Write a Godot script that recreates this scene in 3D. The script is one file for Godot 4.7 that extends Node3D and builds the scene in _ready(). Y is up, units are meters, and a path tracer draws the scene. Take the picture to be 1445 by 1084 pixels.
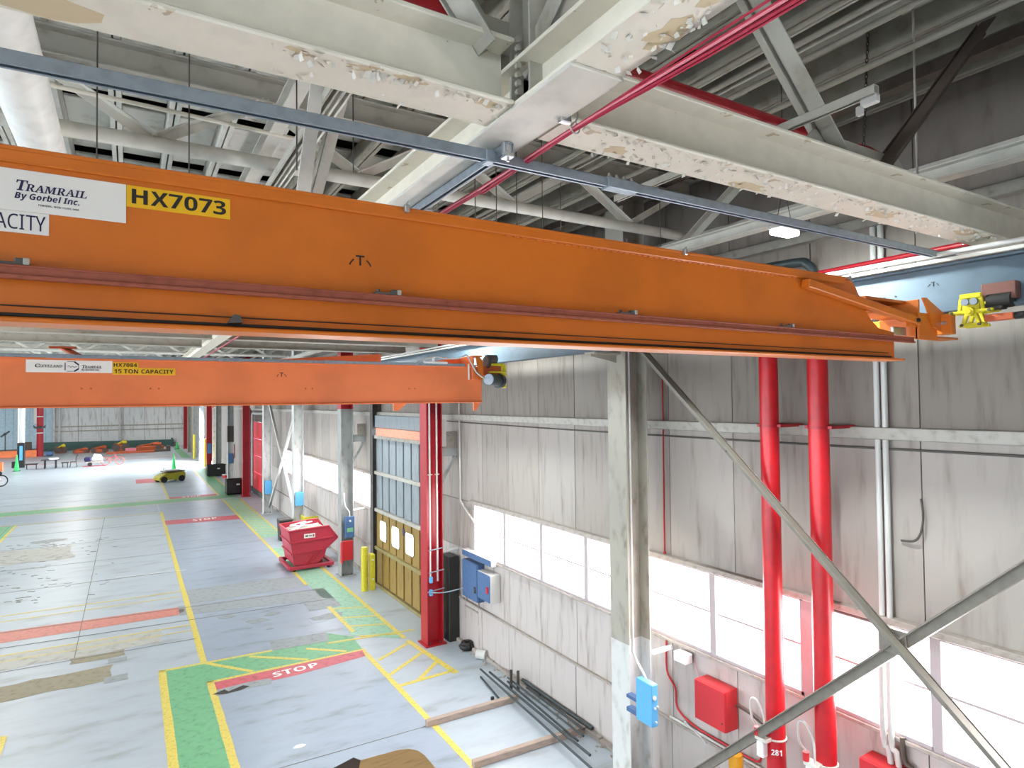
extends Node3D

var M := {}
var taken := {}
var rng := RandomNumberGenerator.new()

# ---------------------------------------------------------------- mesh helpers
func mb() -> SurfaceTool:
	var st := SurfaceTool.new()
	st.begin(Mesh.PRIMITIVE_TRIANGLES)
	return st

func tri(st: SurfaceTool, a: Vector3, b: Vector3, c: Vector3, n: Vector3) -> void:
	if (b - a).cross(c - a).dot(n) > 0.0:
		var t := b
		b = c
		c = t
	for p in [a, b, c]:
		st.set_normal(n)
		st.add_vertex(p)

func quad(st: SurfaceTool, a: Vector3, b: Vector3, c: Vector3, d: Vector3, n: Vector3) -> void:
	tri(st, a, b, c, n)
	tri(st, a, c, d, n)

func box(st: SurfaceTool, c: Vector3, s: Vector3, bev := 0.0, bs := Basis.IDENTITY) -> void:
	var h := s * 0.5
	bev = minf(bev, minf(h.x, minf(h.y, h.z)) * 0.6)
	for ax in 3:
		var u := (ax + 1) % 3
		var v := (ax + 2) % 3
		for sg in [-1.0, 1.0]:
			var n := Vector3.ZERO
			n[ax] = sg
			var q := []
			for k in [[-1, -1], [1, -1], [1, 1], [-1, 1]]:
				var p := Vector3.ZERO
				p[ax] = sg * h[ax]
				p[u] = k[0] * (h[u] - bev)
				p[v] = k[1] * (h[v] - bev)
				q.append(c + bs * p)
			quad(st, q[0], q[1], q[2], q[3], bs * n)
	if bev <= 0.0:
		return
	for ax in 3:
		var u := (ax + 1) % 3
		var v := (ax + 2) % 3
		for su in [-1.0, 1.0]:
			for sv in [-1.0, 1.0]:
				var n := Vector3.ZERO
				n[u] = su
				n[v] = sv
				var q := []
				for k in [[-1, 0], [1, 0], [1, 1], [-1, 1]]:
					var p := Vector3.ZERO
					p[ax] = k[0] * (h[ax] - bev)
					p[u] = su * (h[u] if k[1] == 0 else h[u] - bev)
					p[v] = sv * (h[v] - bev if k[1] == 0 else h[v])
					q.append(c + bs * p)
				quad(st, q[0], q[1], q[2], q[3], (bs * n).normalized())
	for sx in [-1.0, 1.0]:
		for sy in [-1.0, 1.0]:
			for sz in [-1.0, 1.0]:
				var s3 := Vector3(sx, sy, sz)
				var a := (h - Vector3(0, bev, bev)) * s3
				var b := (h - Vector3(bev, 0, bev)) * s3
				var d := (h - Vector3(bev, bev, 0)) * s3
				tri(st, c + bs * a, c + bs * b, c + bs * d, (bs * s3).normalized())

func bx(st: SurfaceTool, x0: float, x1: float, y0: float, y1: float, z0: float, z1: float, bev := 0.0) -> void:
	box(st, Vector3((x0 + x1) * 0.5, (y0 + y1) * 0.5, (z0 + z1) * 0.5), Vector3(absf(x1 - x0), absf(y1 - y0), absf(z1 - z0)), bev)

func frame_of(a: Vector3, b: Vector3, up := Vector3.UP) -> Basis:
	var z := (b - a).normalized()
	if absf(z.dot(up)) > 0.98:
		up = Vector3.RIGHT if absf(z.x) < 0.9 else Vector3.UP
	var x := up.cross(z).normalized()
	return Basis(x, z.cross(x), z)

# bar from a to b: w across, h along up; off = (x, y) offset in the bar's frame
func bar(st: SurfaceTool, a: Vector3, b: Vector3, w: float, h: float, up := Vector3.UP, bev := 0.0, off := Vector2.ZERO) -> void:
	var f := frame_of(a, b, up)
	box(st, (a + b) * 0.5 + f.x * off.x + f.y * off.y, Vector3(w, h, a.distance_to(b)), bev, f)

# I section; a and b run along the middle of its bottom face
func ibeam(st: SurfaceTool, a: Vector3, b: Vector3, depth: float, wide: float, tf := 0.016, tw := 0.012, up := Vector3.UP) -> void:
	bar(st, a, b, wide, tf, up, 0.003, Vector2(0, tf * 0.5))
	bar(st, a, b, tw, depth - 2 * tf, up, 0.0, Vector2(0, depth * 0.5))
	bar(st, a, b, wide, tf, up, 0.003, Vector2(0, depth - tf * 0.5))

func angle(st: SurfaceTool, a: Vector3, b: Vector3, leg: float, t := 0.01, up := Vector3.UP, sx := 1.0) -> void:
	bar(st, a, b, leg, t, up, 0.002, Vector2(0, 0))
	bar(st, a, b, t, leg, up, 0.002, Vector2(sx * (leg - t) * 0.5, (leg - t) * 0.5))

func chan(st: SurfaceTool, a: Vector3, b: Vector3, w: float, h: float, t := 0.006, up := Vector3.UP) -> void:
	# U channel, open downward, with lips that leave a slot
	bar(st, a, b, w, t, up, 0.001, Vector2(0, h - t * 0.5))
	for s in [-1.0, 1.0]:
		bar(st, a, b, t, h, up, 0.001, Vector2(s * (w - t) * 0.5, h * 0.5))
		bar(st, a, b, w * 0.25, t, up, 0.001, Vector2(s * w * 0.36, t * 0.5))

func tube(st: SurfaceTool, pts: Array, r: float, n := 10, r2 := -1.0) -> void:
	var prev_x := Vector3.ZERO
	var rings := []
	var norms := []
	for i in pts.size():
		var p: Vector3 = pts[i]
		var d: Vector3
		if i == 0:
			d = pts[1] - p
		elif i == pts.size() - 1:
			d = p - pts[i - 1]
		else:
			d = (pts[i + 1] - p).normalized() + (p - pts[i - 1]).normalized()
		d = d.normalized()
		var x := prev_x - d * prev_x.dot(d)
		if x.length() < 0.05:
			x = (Vector3.UP if absf(d.y) < 0.9 else Vector3.RIGHT).cross(d)
		x = x.normalized()
		prev_x = x
		var y := d.cross(x)
		var rr := r if r2 < 0.0 else lerpf(r, r2, float(i) / (pts.size() - 1))
		var ring := []
		var nn := []
		for k in n:
			var a := TAU * k / n
			var dir := x * cos(a) + y * sin(a)
			ring.append(p + dir * rr)
			nn.append(dir)
		rings.append(ring)
		norms.append(nn)
	for i in pts.size() - 1:
		for k in n:
			var k2 := (k + 1) % n
			var q := [rings[i][k], rings[i][k2], rings[i + 1][k2], rings[i + 1][k]]
			var m := [norms[i][k], norms[i][k2], norms[i + 1][k2], norms[i + 1][k]]
			var face: Vector3 = m[0] + m[2]
			for t in [[0, 1, 2], [0, 2, 3]]:
				var o: Array = t
				if (q[t[1]] - q[t[0]]).cross(q[t[2]] - q[t[0]]).dot(face) > 0.0:
					o = [t[0], t[2], t[1]]
				for j in o:
					st.set_normal(m[j])
					st.add_vertex(q[j])
	for e in [0, pts.size() - 1]:
		var nrm: Vector3 = (pts[0] - pts[1]).normalized() if e == 0 else (pts[e] - pts[e - 1]).normalized()
		for k in n:
			tri(st, pts[e], rings[e][k], rings[e][(k + 1) % n], nrm)

func cyl(st: SurfaceTool, a: Vector3, b: Vector3, r: float, n := 14, r2 := -1.0) -> void:
	tube(st, [a, b], r, n, r2)

func curve(pts: Array, steps := 6) -> Array:
	var out := []
	for i in pts.size() - 1:
		var p0: Vector3 = pts[maxi(i - 1, 0)]
		var p1: Vector3 = pts[i]
		var p2: Vector3 = pts[i + 1]
		var p3: Vector3 = pts[mini(i + 2, pts.size() - 1)]
		for k in steps:
			out.append(p1.cubic_interpolate(p2, p0, p3, float(k) / steps))
	out.append(pts[-1])
	return out

func torus(st: SurfaceTool, c: Vector3, axis: Vector3, R: float, r: float, n := 18, m := 8) -> void:
	var f := frame_of(c, c + axis)
	var pts := []
	for k in n + 1:
		var a := TAU * k / n
		pts.append(c + (f.x * cos(a) + f.y * sin(a)) * R)
	tube(st, pts, r, m)

# polygon (in the plane o + u*x + v*y) extruded along w by depth
func prism(st: SurfaceTool, poly: PackedVector2Array, o: Vector3, u: Vector3, v: Vector3, w: Vector3, depth: float) -> void:
	var idx := Geometry2D.triangulate_polygon(poly)
	var d := w.normalized() * depth
	var at := func(i: int) -> Vector3: return o + u * poly[i].x + v * poly[i].y
	for i in range(0, idx.size(), 3):
		tri(st, at.call(idx[i]), at.call(idx[i + 1]), at.call(idx[i + 2]), -w)
		tri(st, at.call(idx[i]) + d, at.call(idx[i + 1]) + d, at.call(idx[i + 2]) + d, w)
	var area := 0.0
	for i in poly.size():
		area += poly[i].cross(poly[(i + 1) % poly.size()])
	for i in poly.size():
		var a: Vector3 = at.call(i)
		var b: Vector3 = at.call((i + 1) % poly.size())
		var e := b - a
		if e.length() < 1e-6:
			continue
		var n2 := Vector2(poly[(i + 1) % poly.size()].y - poly[i].y, -(poly[(i + 1) % poly.size()].x - poly[i].x)).normalized() * (1.0 if area > 0.0 else -1.0)
		quad(st, a, b, b + d, a + d, (u * n2.x + v * n2.y).normalized())

func rect2(x0: float, y0: float, x1: float, y1: float, r := 0.0) -> PackedVector2Array:
	if r <= 0.0:
		return PackedVector2Array([Vector2(x0, y0), Vector2(x1, y0), Vector2(x1, y1), Vector2(x0, y1)])
	var out := PackedVector2Array()
	for c in [[x1 - r, y0 + r, -90], [x1 - r, y1 - r, 0], [x0 + r, y1 - r, 90], [x0 + r, y0 + r, 180]]:
		for k in 5:
			var a := deg_to_rad(c[2] + k * 22.5)
			out.append(Vector2(c[0] + cos(a) * r, c[1] + sin(a) * r))
	return out

# ---------------------------------------------------------------- naming and committing
func numbered(called: String) -> String:
	var k: int = taken.get(called, 0)
	taken[called] = k + 1
	return called if k == 0 else "%s_%03d" % [called, k]

func tag(o: Node3D, label: String, category: String, group := "") -> void:
	o.set_meta("label", label)
	o.set_meta("category", category)
	if group != "":
		o.set_meta("group", group)

func thing(called: String, label: String, category: String, at: Vector3, group := "") -> Node3D:
	var o := Node3D.new()
	o.name = numbered(called)
	add_child(o)
	o.position = at
	tag(o, label, category, group)
	return o

func where(o: Node) -> Vector3:
	var p := Vector3.ZERO
	while o != null and o != self:
		p += (o as Node3D).position
		o = o.get_parent()
	return p

# commits st (in world coordinates) as one mesh under parent
func obj(called: String, st: SurfaceTool, m: Material, parent: Node3D = null) -> MeshInstance3D:
	var mi := MeshInstance3D.new()
	mi.mesh = st.commit()
	mi.material_override = m
	mi.cast_shadow = GeometryInstance3D.SHADOW_CASTING_SETTING_ON
	if parent == null or parent == self:
		mi.name = numbered(called)
		add_child(mi)
	else:
		mi.name = called
		mi.position = -where(parent)
		parent.add_child(mi, true)
	return mi

func struct(called: String) -> Node3D:
	var o := Node3D.new()
	o.name = called
	add_child(o)
	o.set_meta("kind", "structure")
	return o

func dup(o: Node3D, called: String, label: String, move: Vector3, turn := 0.0) -> Node3D:
	var c: Node3D = o.duplicate()
	c.name = numbered(called)
	add_child(c)
	c.position = o.position + move
	c.rotation.y = turn
	c.set_meta("label", label)
	return c

func font(names: String, bold := 0.0, slant := 0.0) -> FontVariation:
	var s := SystemFont.new()
	s.font_names = PackedStringArray([names])
	s.font_weight = 700 if bold > 0.0 else 400
	var f := FontVariation.new()
	f.base_font = s
	f.variation_embolden = 0.0
	if slant != 0.0:
		f.variation_transform = Transform2D(Vector2(1, 0), Vector2(slant, 1), Vector2.ZERO)
	return f

# lettering fitted to a width and height, its left bottom corner at o, reading along u, up along v
func letters(parent: Node3D, text: String, f: Font, o: Vector3, u: Vector3, v: Vector3, wide: float, high: float, m: Material, thick := 0.0015, lean := 0.0) -> void:
	var t := TextMesh.new()
	t.text = text
	t.font = f
	t.font_size = 48
	t.pixel_size = 0.01
	t.depth = 0.1
	t.curve_step = 2.0
	var ab := t.get_aabb()
	var st := mb()
	var arr := t.get_mesh_arrays()
	var vs: PackedVector3Array = arr[Mesh.ARRAY_VERTEX]
	var ix: PackedInt32Array = arr[Mesh.ARRAY_INDEX]
	var w := u.cross(v)
	var map := func(p: Vector3) -> Vector3:
		return o + u * ((p.x - ab.position.x) / ab.size.x * wide + lean * (p.y - ab.position.y) / ab.size.y * high) + v * ((p.y - ab.position.y) / ab.size.y * high) + w * ((p.z - ab.position.z) / ab.size.z * thick)
	for i in range(0, ix.size(), 3):
		var a: Vector3 = map.call(vs[ix[i]])
		var b: Vector3 = map.call(vs[ix[i + 1]])
		var c: Vector3 = map.call(vs[ix[i + 2]])
		var n := (c - a).cross(b - a)
		if n.length() < 1e-14:
			continue
		n = n.normalized()
		for p in [a, b, c]:
			st.set_normal(n)
			st.add_vertex(p)
	obj("lettering", st, m, parent)

# ---------------------------------------------------------------- materials
func ramp(list: Array, constant := false) -> Gradient:
	var g := Gradient.new()
	g.offsets = PackedFloat32Array(list.map(func(e): return e[0]))
	g.colors = PackedColorArray(list.map(func(e): return e[1]))
	if constant:
		g.interpolation_mode = Gradient.GRADIENT_INTERPOLATE_CONSTANT
	return g

func noise_tex(sd: int, freq: float, list: Array, oct := 5, size := 1024, type := FastNoiseLite.TYPE_SIMPLEX_SMOOTH, constant := false) -> NoiseTexture2D:
	var n := FastNoiseLite.new()
	n.seed = sd
	n.noise_type = type
	n.frequency = freq
	n.fractal_octaves = oct
	n.fractal_gain = 0.55
	var t := NoiseTexture2D.new()
	t.width = size
	t.height = size
	t.seamless = true
	t.noise = n
	t.color_ramp = ramp(list, constant)
	return t

func g(v: float) -> Color:
	return Color(v, v, v)

func mat(c: Color, rough := 0.6, tex: Texture2D = null, scale := Vector3.ONE, metal := 0.0) -> StandardMaterial3D:
	var m := StandardMaterial3D.new()
	m.albedo_color = c
	m.roughness = rough
	m.metallic = metal
	if tex != null:
		m.albedo_texture = tex
		m.uv1_triplanar = true
		m.uv1_world_triplanar = true
		m.uv1_scale = scale
	return m

func glow(c: Color, e: float) -> StandardMaterial3D:
	var m := StandardMaterial3D.new()
	m.albedo_color = Color(0.9, 0.9, 0.9)
	m.emission_enabled = true
	m.emission = c
	m.emission_energy_multiplier = e
	return m

func rgb(r: int, gg: int, b: int) -> Color:
	return Color(r / 255.0, gg / 255.0, b / 255.0)

func make_materials() -> void:
	var soft := noise_tex(3, 0.006, [[0.25, g(0.93)], [0.5, g(0.98)], [0.75, g(1.0)]])
	var dirt := noise_tex(11, 0.006, [[0.0, Color(0.80, 0.77, 0.73)], [0.28, Color(0.95, 0.945, 0.94)], [0.5, g(1.0)]], 5)
	var peel := noise_tex(23, 0.004, [[0.0, Color(0.82, 0.75, 0.65)], [0.10, Color(0.84, 0.78, 0.69)], [0.104, Color(0.7, 0.66, 0.62)], [0.11, Color(0.98, 0.97, 0.95)], [0.5, Color(1, 0.99, 0.97)], [0.8, Color(0.97, 0.96, 0.94)]], 5)
	var floor_t := noise_tex(31, 0.003, [[0.05, Color(0.86, 0.85, 0.83)], [0.28, Color(0.96, 0.96, 0.96)], [0.5, g(0.99)], [0.62, g(1.0)], [0.85, Color(0.97, 0.98, 0.98)]], 6, 2048)
	var scuff := noise_tex(37, 0.007, [[0.05, Color(0.82, 0.81, 0.79)], [0.28, g(0.95)], [0.5, g(1.0)]], 5)
	var worn := noise_tex(41, 0.012, [[0.12, Color(0.80, 0.81, 0.80)], [0.28, g(0.95)], [0.6, g(1.0)]], 6)
	M.floor = mat(rgb(186, 196, 206), 0.36, floor_t, Vector3(0.09, 0.2, 0.26))
	M.aisle = mat(rgb(166, 178, 194), 0.34, floor_t, Vector3(0.13, 0.3, 0.34))
	M.slab = mat(rgb(190, 190, 184), 0.5, scuff, Vector3(0.4, 0.4, 0.4))
	M.p_green = mat(rgb(122, 186, 140), 0.45, worn, Vector3(0.5, 0.5, 0.5))
	M.p_green2 = mat(rgb(158, 204, 178), 0.45, worn, Vector3(0.5, 0.5, 0.5))
	M.p_yellow = mat(rgb(230, 210, 104), 0.45, worn, Vector3(1.2, 1.2, 1.2))
	M.p_red = mat(rgb(212, 100, 112), 0.45, worn, Vector3(0.5, 0.5, 0.5))
	M.p_salmon = mat(rgb(214, 138, 126), 0.5, worn, Vector3(0.6, 0.6, 0.6))
	M.p_white = mat(rgb(240, 240, 240), 0.5)
	M.patch_grey = mat(rgb(160, 166, 170), 0.55, scuff, Vector3(0.7, 0.7, 0.7))
	M.patch_tan = mat(rgb(158, 150, 128), 0.6, scuff, Vector3(0.7, 0.7, 0.7))
	M.joint = mat(rgb(125, 122, 116), 0.8)
	M.crack = mat(rgb(60, 58, 56), 0.9)
	M.siding = mat(rgb(164, 154, 147), 0.62, dirt, Vector3(0.9, 0.11, 0.9))
	M.siding2 = mat(rgb(158, 148, 141), 0.62, dirt, Vector3(1.3, 0.13, 1.3))
	M.siding3 = mat(rgb(168, 159, 152), 0.62, dirt, Vector3(0.7, 0.09, 0.7))
	M.siding_upper = mat(rgb(140, 130, 122), 0.7, dirt, Vector3(0.8, 0.12, 0.8))  # sheets above the girt, a darker tone than those below
	M.siding_upper2 = mat(rgb(133, 123, 115), 0.7, dirt, Vector3(1.1, 0.14, 1.1))
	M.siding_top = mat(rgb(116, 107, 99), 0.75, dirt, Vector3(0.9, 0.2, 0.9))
	M.deck_shaded = mat(rgb(150, 148, 138), 0.7, dirt, Vector3(0.5, 0.5, 0.5))  # darker copy of deck: shade of the right roof half painted in
	M.steel_shaded = mat(rgb(146, 141, 129), 0.6, dirt, Vector3(0.6, 0.6, 0.6))  # darkened steel: upper right roof shade put into the colour
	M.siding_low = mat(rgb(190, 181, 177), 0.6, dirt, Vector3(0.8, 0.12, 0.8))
	M.backing = mat(rgb(120, 114, 108), 0.8)
	M.girt = mat(rgb(178, 173, 164), 0.55, dirt, Vector3(0.8, 0.8, 0.8))
	M.sill = mat(rgb(170, 160, 152), 0.7, dirt, Vector3(1.1, 1.1, 1.1))
	M.mullion = mat(rgb(176, 164, 166), 0.5)
	M.far_siding = mat(rgb(226, 228, 228), 0.6, dirt, Vector3(0.4, 0.06, 0.4))
	M.far_blue = mat(rgb(190, 216, 228), 0.6, soft, Vector3(0.4, 0.4, 0.4))
	M.deck = mat(rgb(216, 216, 210), 0.6, dirt, Vector3(0.5, 0.5, 0.5))
	M.rib = mat(rgb(214, 213, 205), 0.55, soft, Vector3(0.7, 0.7, 0.7))
	M.roof_dark = mat(rgb(70, 68, 64), 0.9)
	M.steel_white = mat(rgb(236, 232, 221), 0.5, peel, Vector3(0.9, 0.9, 0.9))
	M.steel_clean = mat(rgb(224, 221, 211), 0.45, soft, Vector3(0.6, 0.6, 0.6))
	M.steel_grey = mat(rgb(178, 174, 163), 0.55, dirt, Vector3(0.6, 0.6, 0.6))
	M.steel_dark = mat(rgb(84, 80, 76), 0.6, dirt, Vector3(0.8, 0.8, 0.8))
	M.brace_brown = mat(rgb(88, 76, 68), 0.6, dirt, Vector3(0.8, 0.8, 0.8))
	M.bare_tan = mat(rgb(212, 194, 160), 0.7)
	M.flake = mat(rgb(226, 222, 212), 0.7)
	M.column = mat(rgb(166, 160, 148), 0.5, dirt, Vector3(0.7, 0.35, 0.7))
	M.column_pale = mat(rgb(206, 206, 204), 0.5, dirt, Vector3(0.7, 0.35, 0.7))
	M.column_grey = mat(rgb(160, 162, 160), 0.5, dirt, Vector3(0.7, 0.35, 0.7))
	M.red = mat(rgb(176, 22, 36), 0.4, soft, Vector3(0.9, 0.9, 0.9))
	M.red_pipe = mat(rgb(200, 24, 36), 0.35, soft, Vector3(0.9, 0.9, 0.9))
	M.red_box = mat(rgb(205, 44, 52), 0.4)
	M.red_cable = mat(rgb(176, 36, 66), 0.45)
	M.red_bin = mat(rgb(188, 52, 72), 0.42, worn, Vector3(1.4, 1.4, 1.4))
	M.pink = mat(rgb(225, 130, 145), 0.5)
	M.crane = mat(rgb(216, 114, 30), 0.36, soft, Vector3(0.25, 0.25, 0.25))
	M.crane_far = mat(rgb(244, 132, 78), 0.45, soft, Vector3(0.12, 0.12, 0.12))
	M.rail_brown = mat(rgb(160, 84, 62), 0.5, dirt, Vector3(2, 2, 2))
	M.dark = mat(rgb(40, 38, 36), 0.5)
	M.black = mat(rgb(22, 22, 24), 0.45)
	M.galv = mat(rgb(150, 162, 174), 0.38, soft, Vector3(2, 2, 2), 0.55)
	M.steel = mat(rgb(196, 198, 200), 0.28, null, Vector3.ONE, 0.9)
	M.runway = mat(rgb(84, 102, 116), 0.45, soft, Vector3(0.6, 0.6, 0.6))
	M.yellow = mat(rgb(216, 200, 40), 0.4, soft, Vector3(2, 2, 2))
	M.bollard = mat(rgb(214, 200, 50), 0.45, worn, Vector3(1.5, 1.5, 1.5))
	M.amber = mat(rgb(226, 160, 30), 0.45)
	M.board = mat(rgb(152, 122, 60), 0.55, dirt, Vector3(1.2, 0.3, 1.2))
	M.board_grey = mat(rgb(140, 148, 154), 0.5, dirt, Vector3(1.2, 0.3, 1.2))
	M.rail_khaki = mat(rgb(146, 134, 88), 0.55, dirt, Vector3(1, 1, 1))
	M.coral = mat(rgb(224, 146, 120), 0.55, scuff, Vector3(1.5, 1.5, 1.5))
	M.blue = mat(rgb(74, 106, 150), 0.45, soft, Vector3(1.5, 1.5, 1.5))
	M.sky_blue = mat(rgb(92, 170, 222), 0.45)
	M.sign_white = mat(rgb(236, 232, 226), 0.4)
	M.sign_yellow = mat(rgb(238, 184, 24), 0.4)
	M.ink = mat(rgb(34, 30, 28), 0.5)
	M.navy = mat(rgb(28, 24, 74), 0.5)
	M.conduit = mat(rgb(206, 204, 200), 0.45)
	M.wood = mat(rgb(176, 156, 144), 0.75, dirt, Vector3(0.6, 3, 3))
	M.wood_top = mat(rgb(232, 192, 134), 0.6, dirt, Vector3(1.0, 6.0, 9.0))
	M.pipe_dark = mat(rgb(66, 74, 78), 0.4, dirt, Vector3(1.5, 1.5, 1.5), 0.4)
	M.olive = mat(rgb(160, 152, 40), 0.5)
	M.cone = mat(rgb(60, 220, 110), 0.5)
	M.teal = mat(rgb(62, 96, 92), 0.55)
	M.rust = mat(rgb(186, 88, 48), 0.6)
	M.brick = mat(rgb(128, 84, 74), 0.7, dirt, Vector3(2, 2, 2))
	M.brace = mat(rgb(134, 127, 117), 0.5, soft, Vector3(1, 1, 1))
	M.duct = mat(rgb(246, 245, 240), 0.4, soft, Vector3(0.6, 0.6, 0.6))
	M.white = mat(rgb(240, 240, 240), 0.5)
	M.red_sheet = mat(rgb(236, 48, 62), 0.45)
	M.pane = glow(Color(1.0, 0.985, 0.99), 3.2)
	M.led = glow(Color(0.95, 1.0, 1.0), 12.0)
	M.lamp_panel = glow(Color(1.0, 0.99, 0.96), 3.0)
	M.glass = mat(Color(0.9, 0.95, 0.97, 0.25), 0.05)
	M.glass.transparency = BaseMaterial3D.TRANSPARENCY_ALPHA

# ---------------------------------------------------------------- lights
func area(called: String, at: Vector3, towards: Vector3, size: Vector2, energy: float, c := Color.WHITE) -> void:
	var l := AreaLight3D.new()
	l.name = numbered(called)
	add_child(l)
	var up := Vector3.UP if absf(towards.normalized().y) < 0.9 else Vector3.FORWARD
	l.look_at_from_position(at, at + towards, up)
	l.area_size = size
	l.light_energy = energy
	l.light_color = c
	l.area_range = 60.0
	l.shadow_enabled = true

const WIN_E := 3.6
const LAMP_E := 8.0

func _ready() -> void:
	rng.seed = 7
	# camera
	var cam := Camera3D.new()
	cam.name = "camera"
	add_child(cam)
	cam.position = Vector3(0, 5, 0)
	cam.basis = Basis(Vector3.UP, deg_to_rad(-31.193)) * Basis(Vector3.RIGHT, deg_to_rad(1.479)) * Basis(Vector3.BACK, deg_to_rad(-0.610))
	cam.fov = 62.51
	cam.near = 0.05
	cam.far = 400.0
	cam.current = true
	# sky and exposure
	var we := WorldEnvironment.new()
	we.name = "environment"
	var e := Environment.new()
	e.background_mode = Environment.BG_SKY
	var sk := Sky.new()
	var pm := ProceduralSkyMaterial.new()
	pm.sky_top_color = Color(0.62, 0.74, 0.92)
	pm.sky_horizon_color = Color(0.92, 0.95, 1.0)
	pm.ground_bottom_color = Color(0.6, 0.6, 0.58)
	pm.ground_horizon_color = Color(0.85, 0.86, 0.86)
	pm.sky_energy_multiplier = 4.0
	pm.ground_energy_multiplier = 3.0
	sk.sky_material = pm
	e.sky = sk
	e.tonemap_mode = Environment.TONE_MAPPER_LINEAR
	e.tonemap_exposure = 1.06
	e.sdfgi_enabled = true
	e.ssao_enabled = true
	e.ssil_enabled = true
	we.environment = e
	add_child(we)
	make_materials()
	build_shell()
	build_windows()
	build_doors()
	build_floor_paint()
	build_roof()
	build_columns()
	build_beams()
	build_cranes()
	build_wall_things()
	build_floor_things()
	build_far_things()
	build_lamps()

# ---------------------------------------------------------------- the shell
const WX := 5.98
const OPEN := [[-11.38, 6.92, 1.93, 2.93], [-29.4, -17.2, 1.93, 2.93], [-16.85, -13.35, 0.0, 4.63], [-38.1, -35.1, 0.0, 4.63], [-60.6, -56.4, 0.0, 4.63]]

func cut(z0: float, z1: float, y0: float, y1: float) -> Array:
	# what is left of z0..z1 where the openings take the band y0..y1
	var list := [[z0, z1]]
	for o in OPEN:
		if o[2] >= y1 - 0.01 or o[3] <= y0 + 0.01:
			continue
		var out := []
		for s in list:
			if o[0] >= s[1] or o[1] <= s[0]:
				out.append(s)
				continue
			if o[0] > s[0]:
				out.append([s[0], o[0]])
			if o[1] < s[1]:
				out.append([o[1], s[1]])
		list = out
	return list.filter(func(s): return s[1] - s[0] > 0.02)

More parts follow.
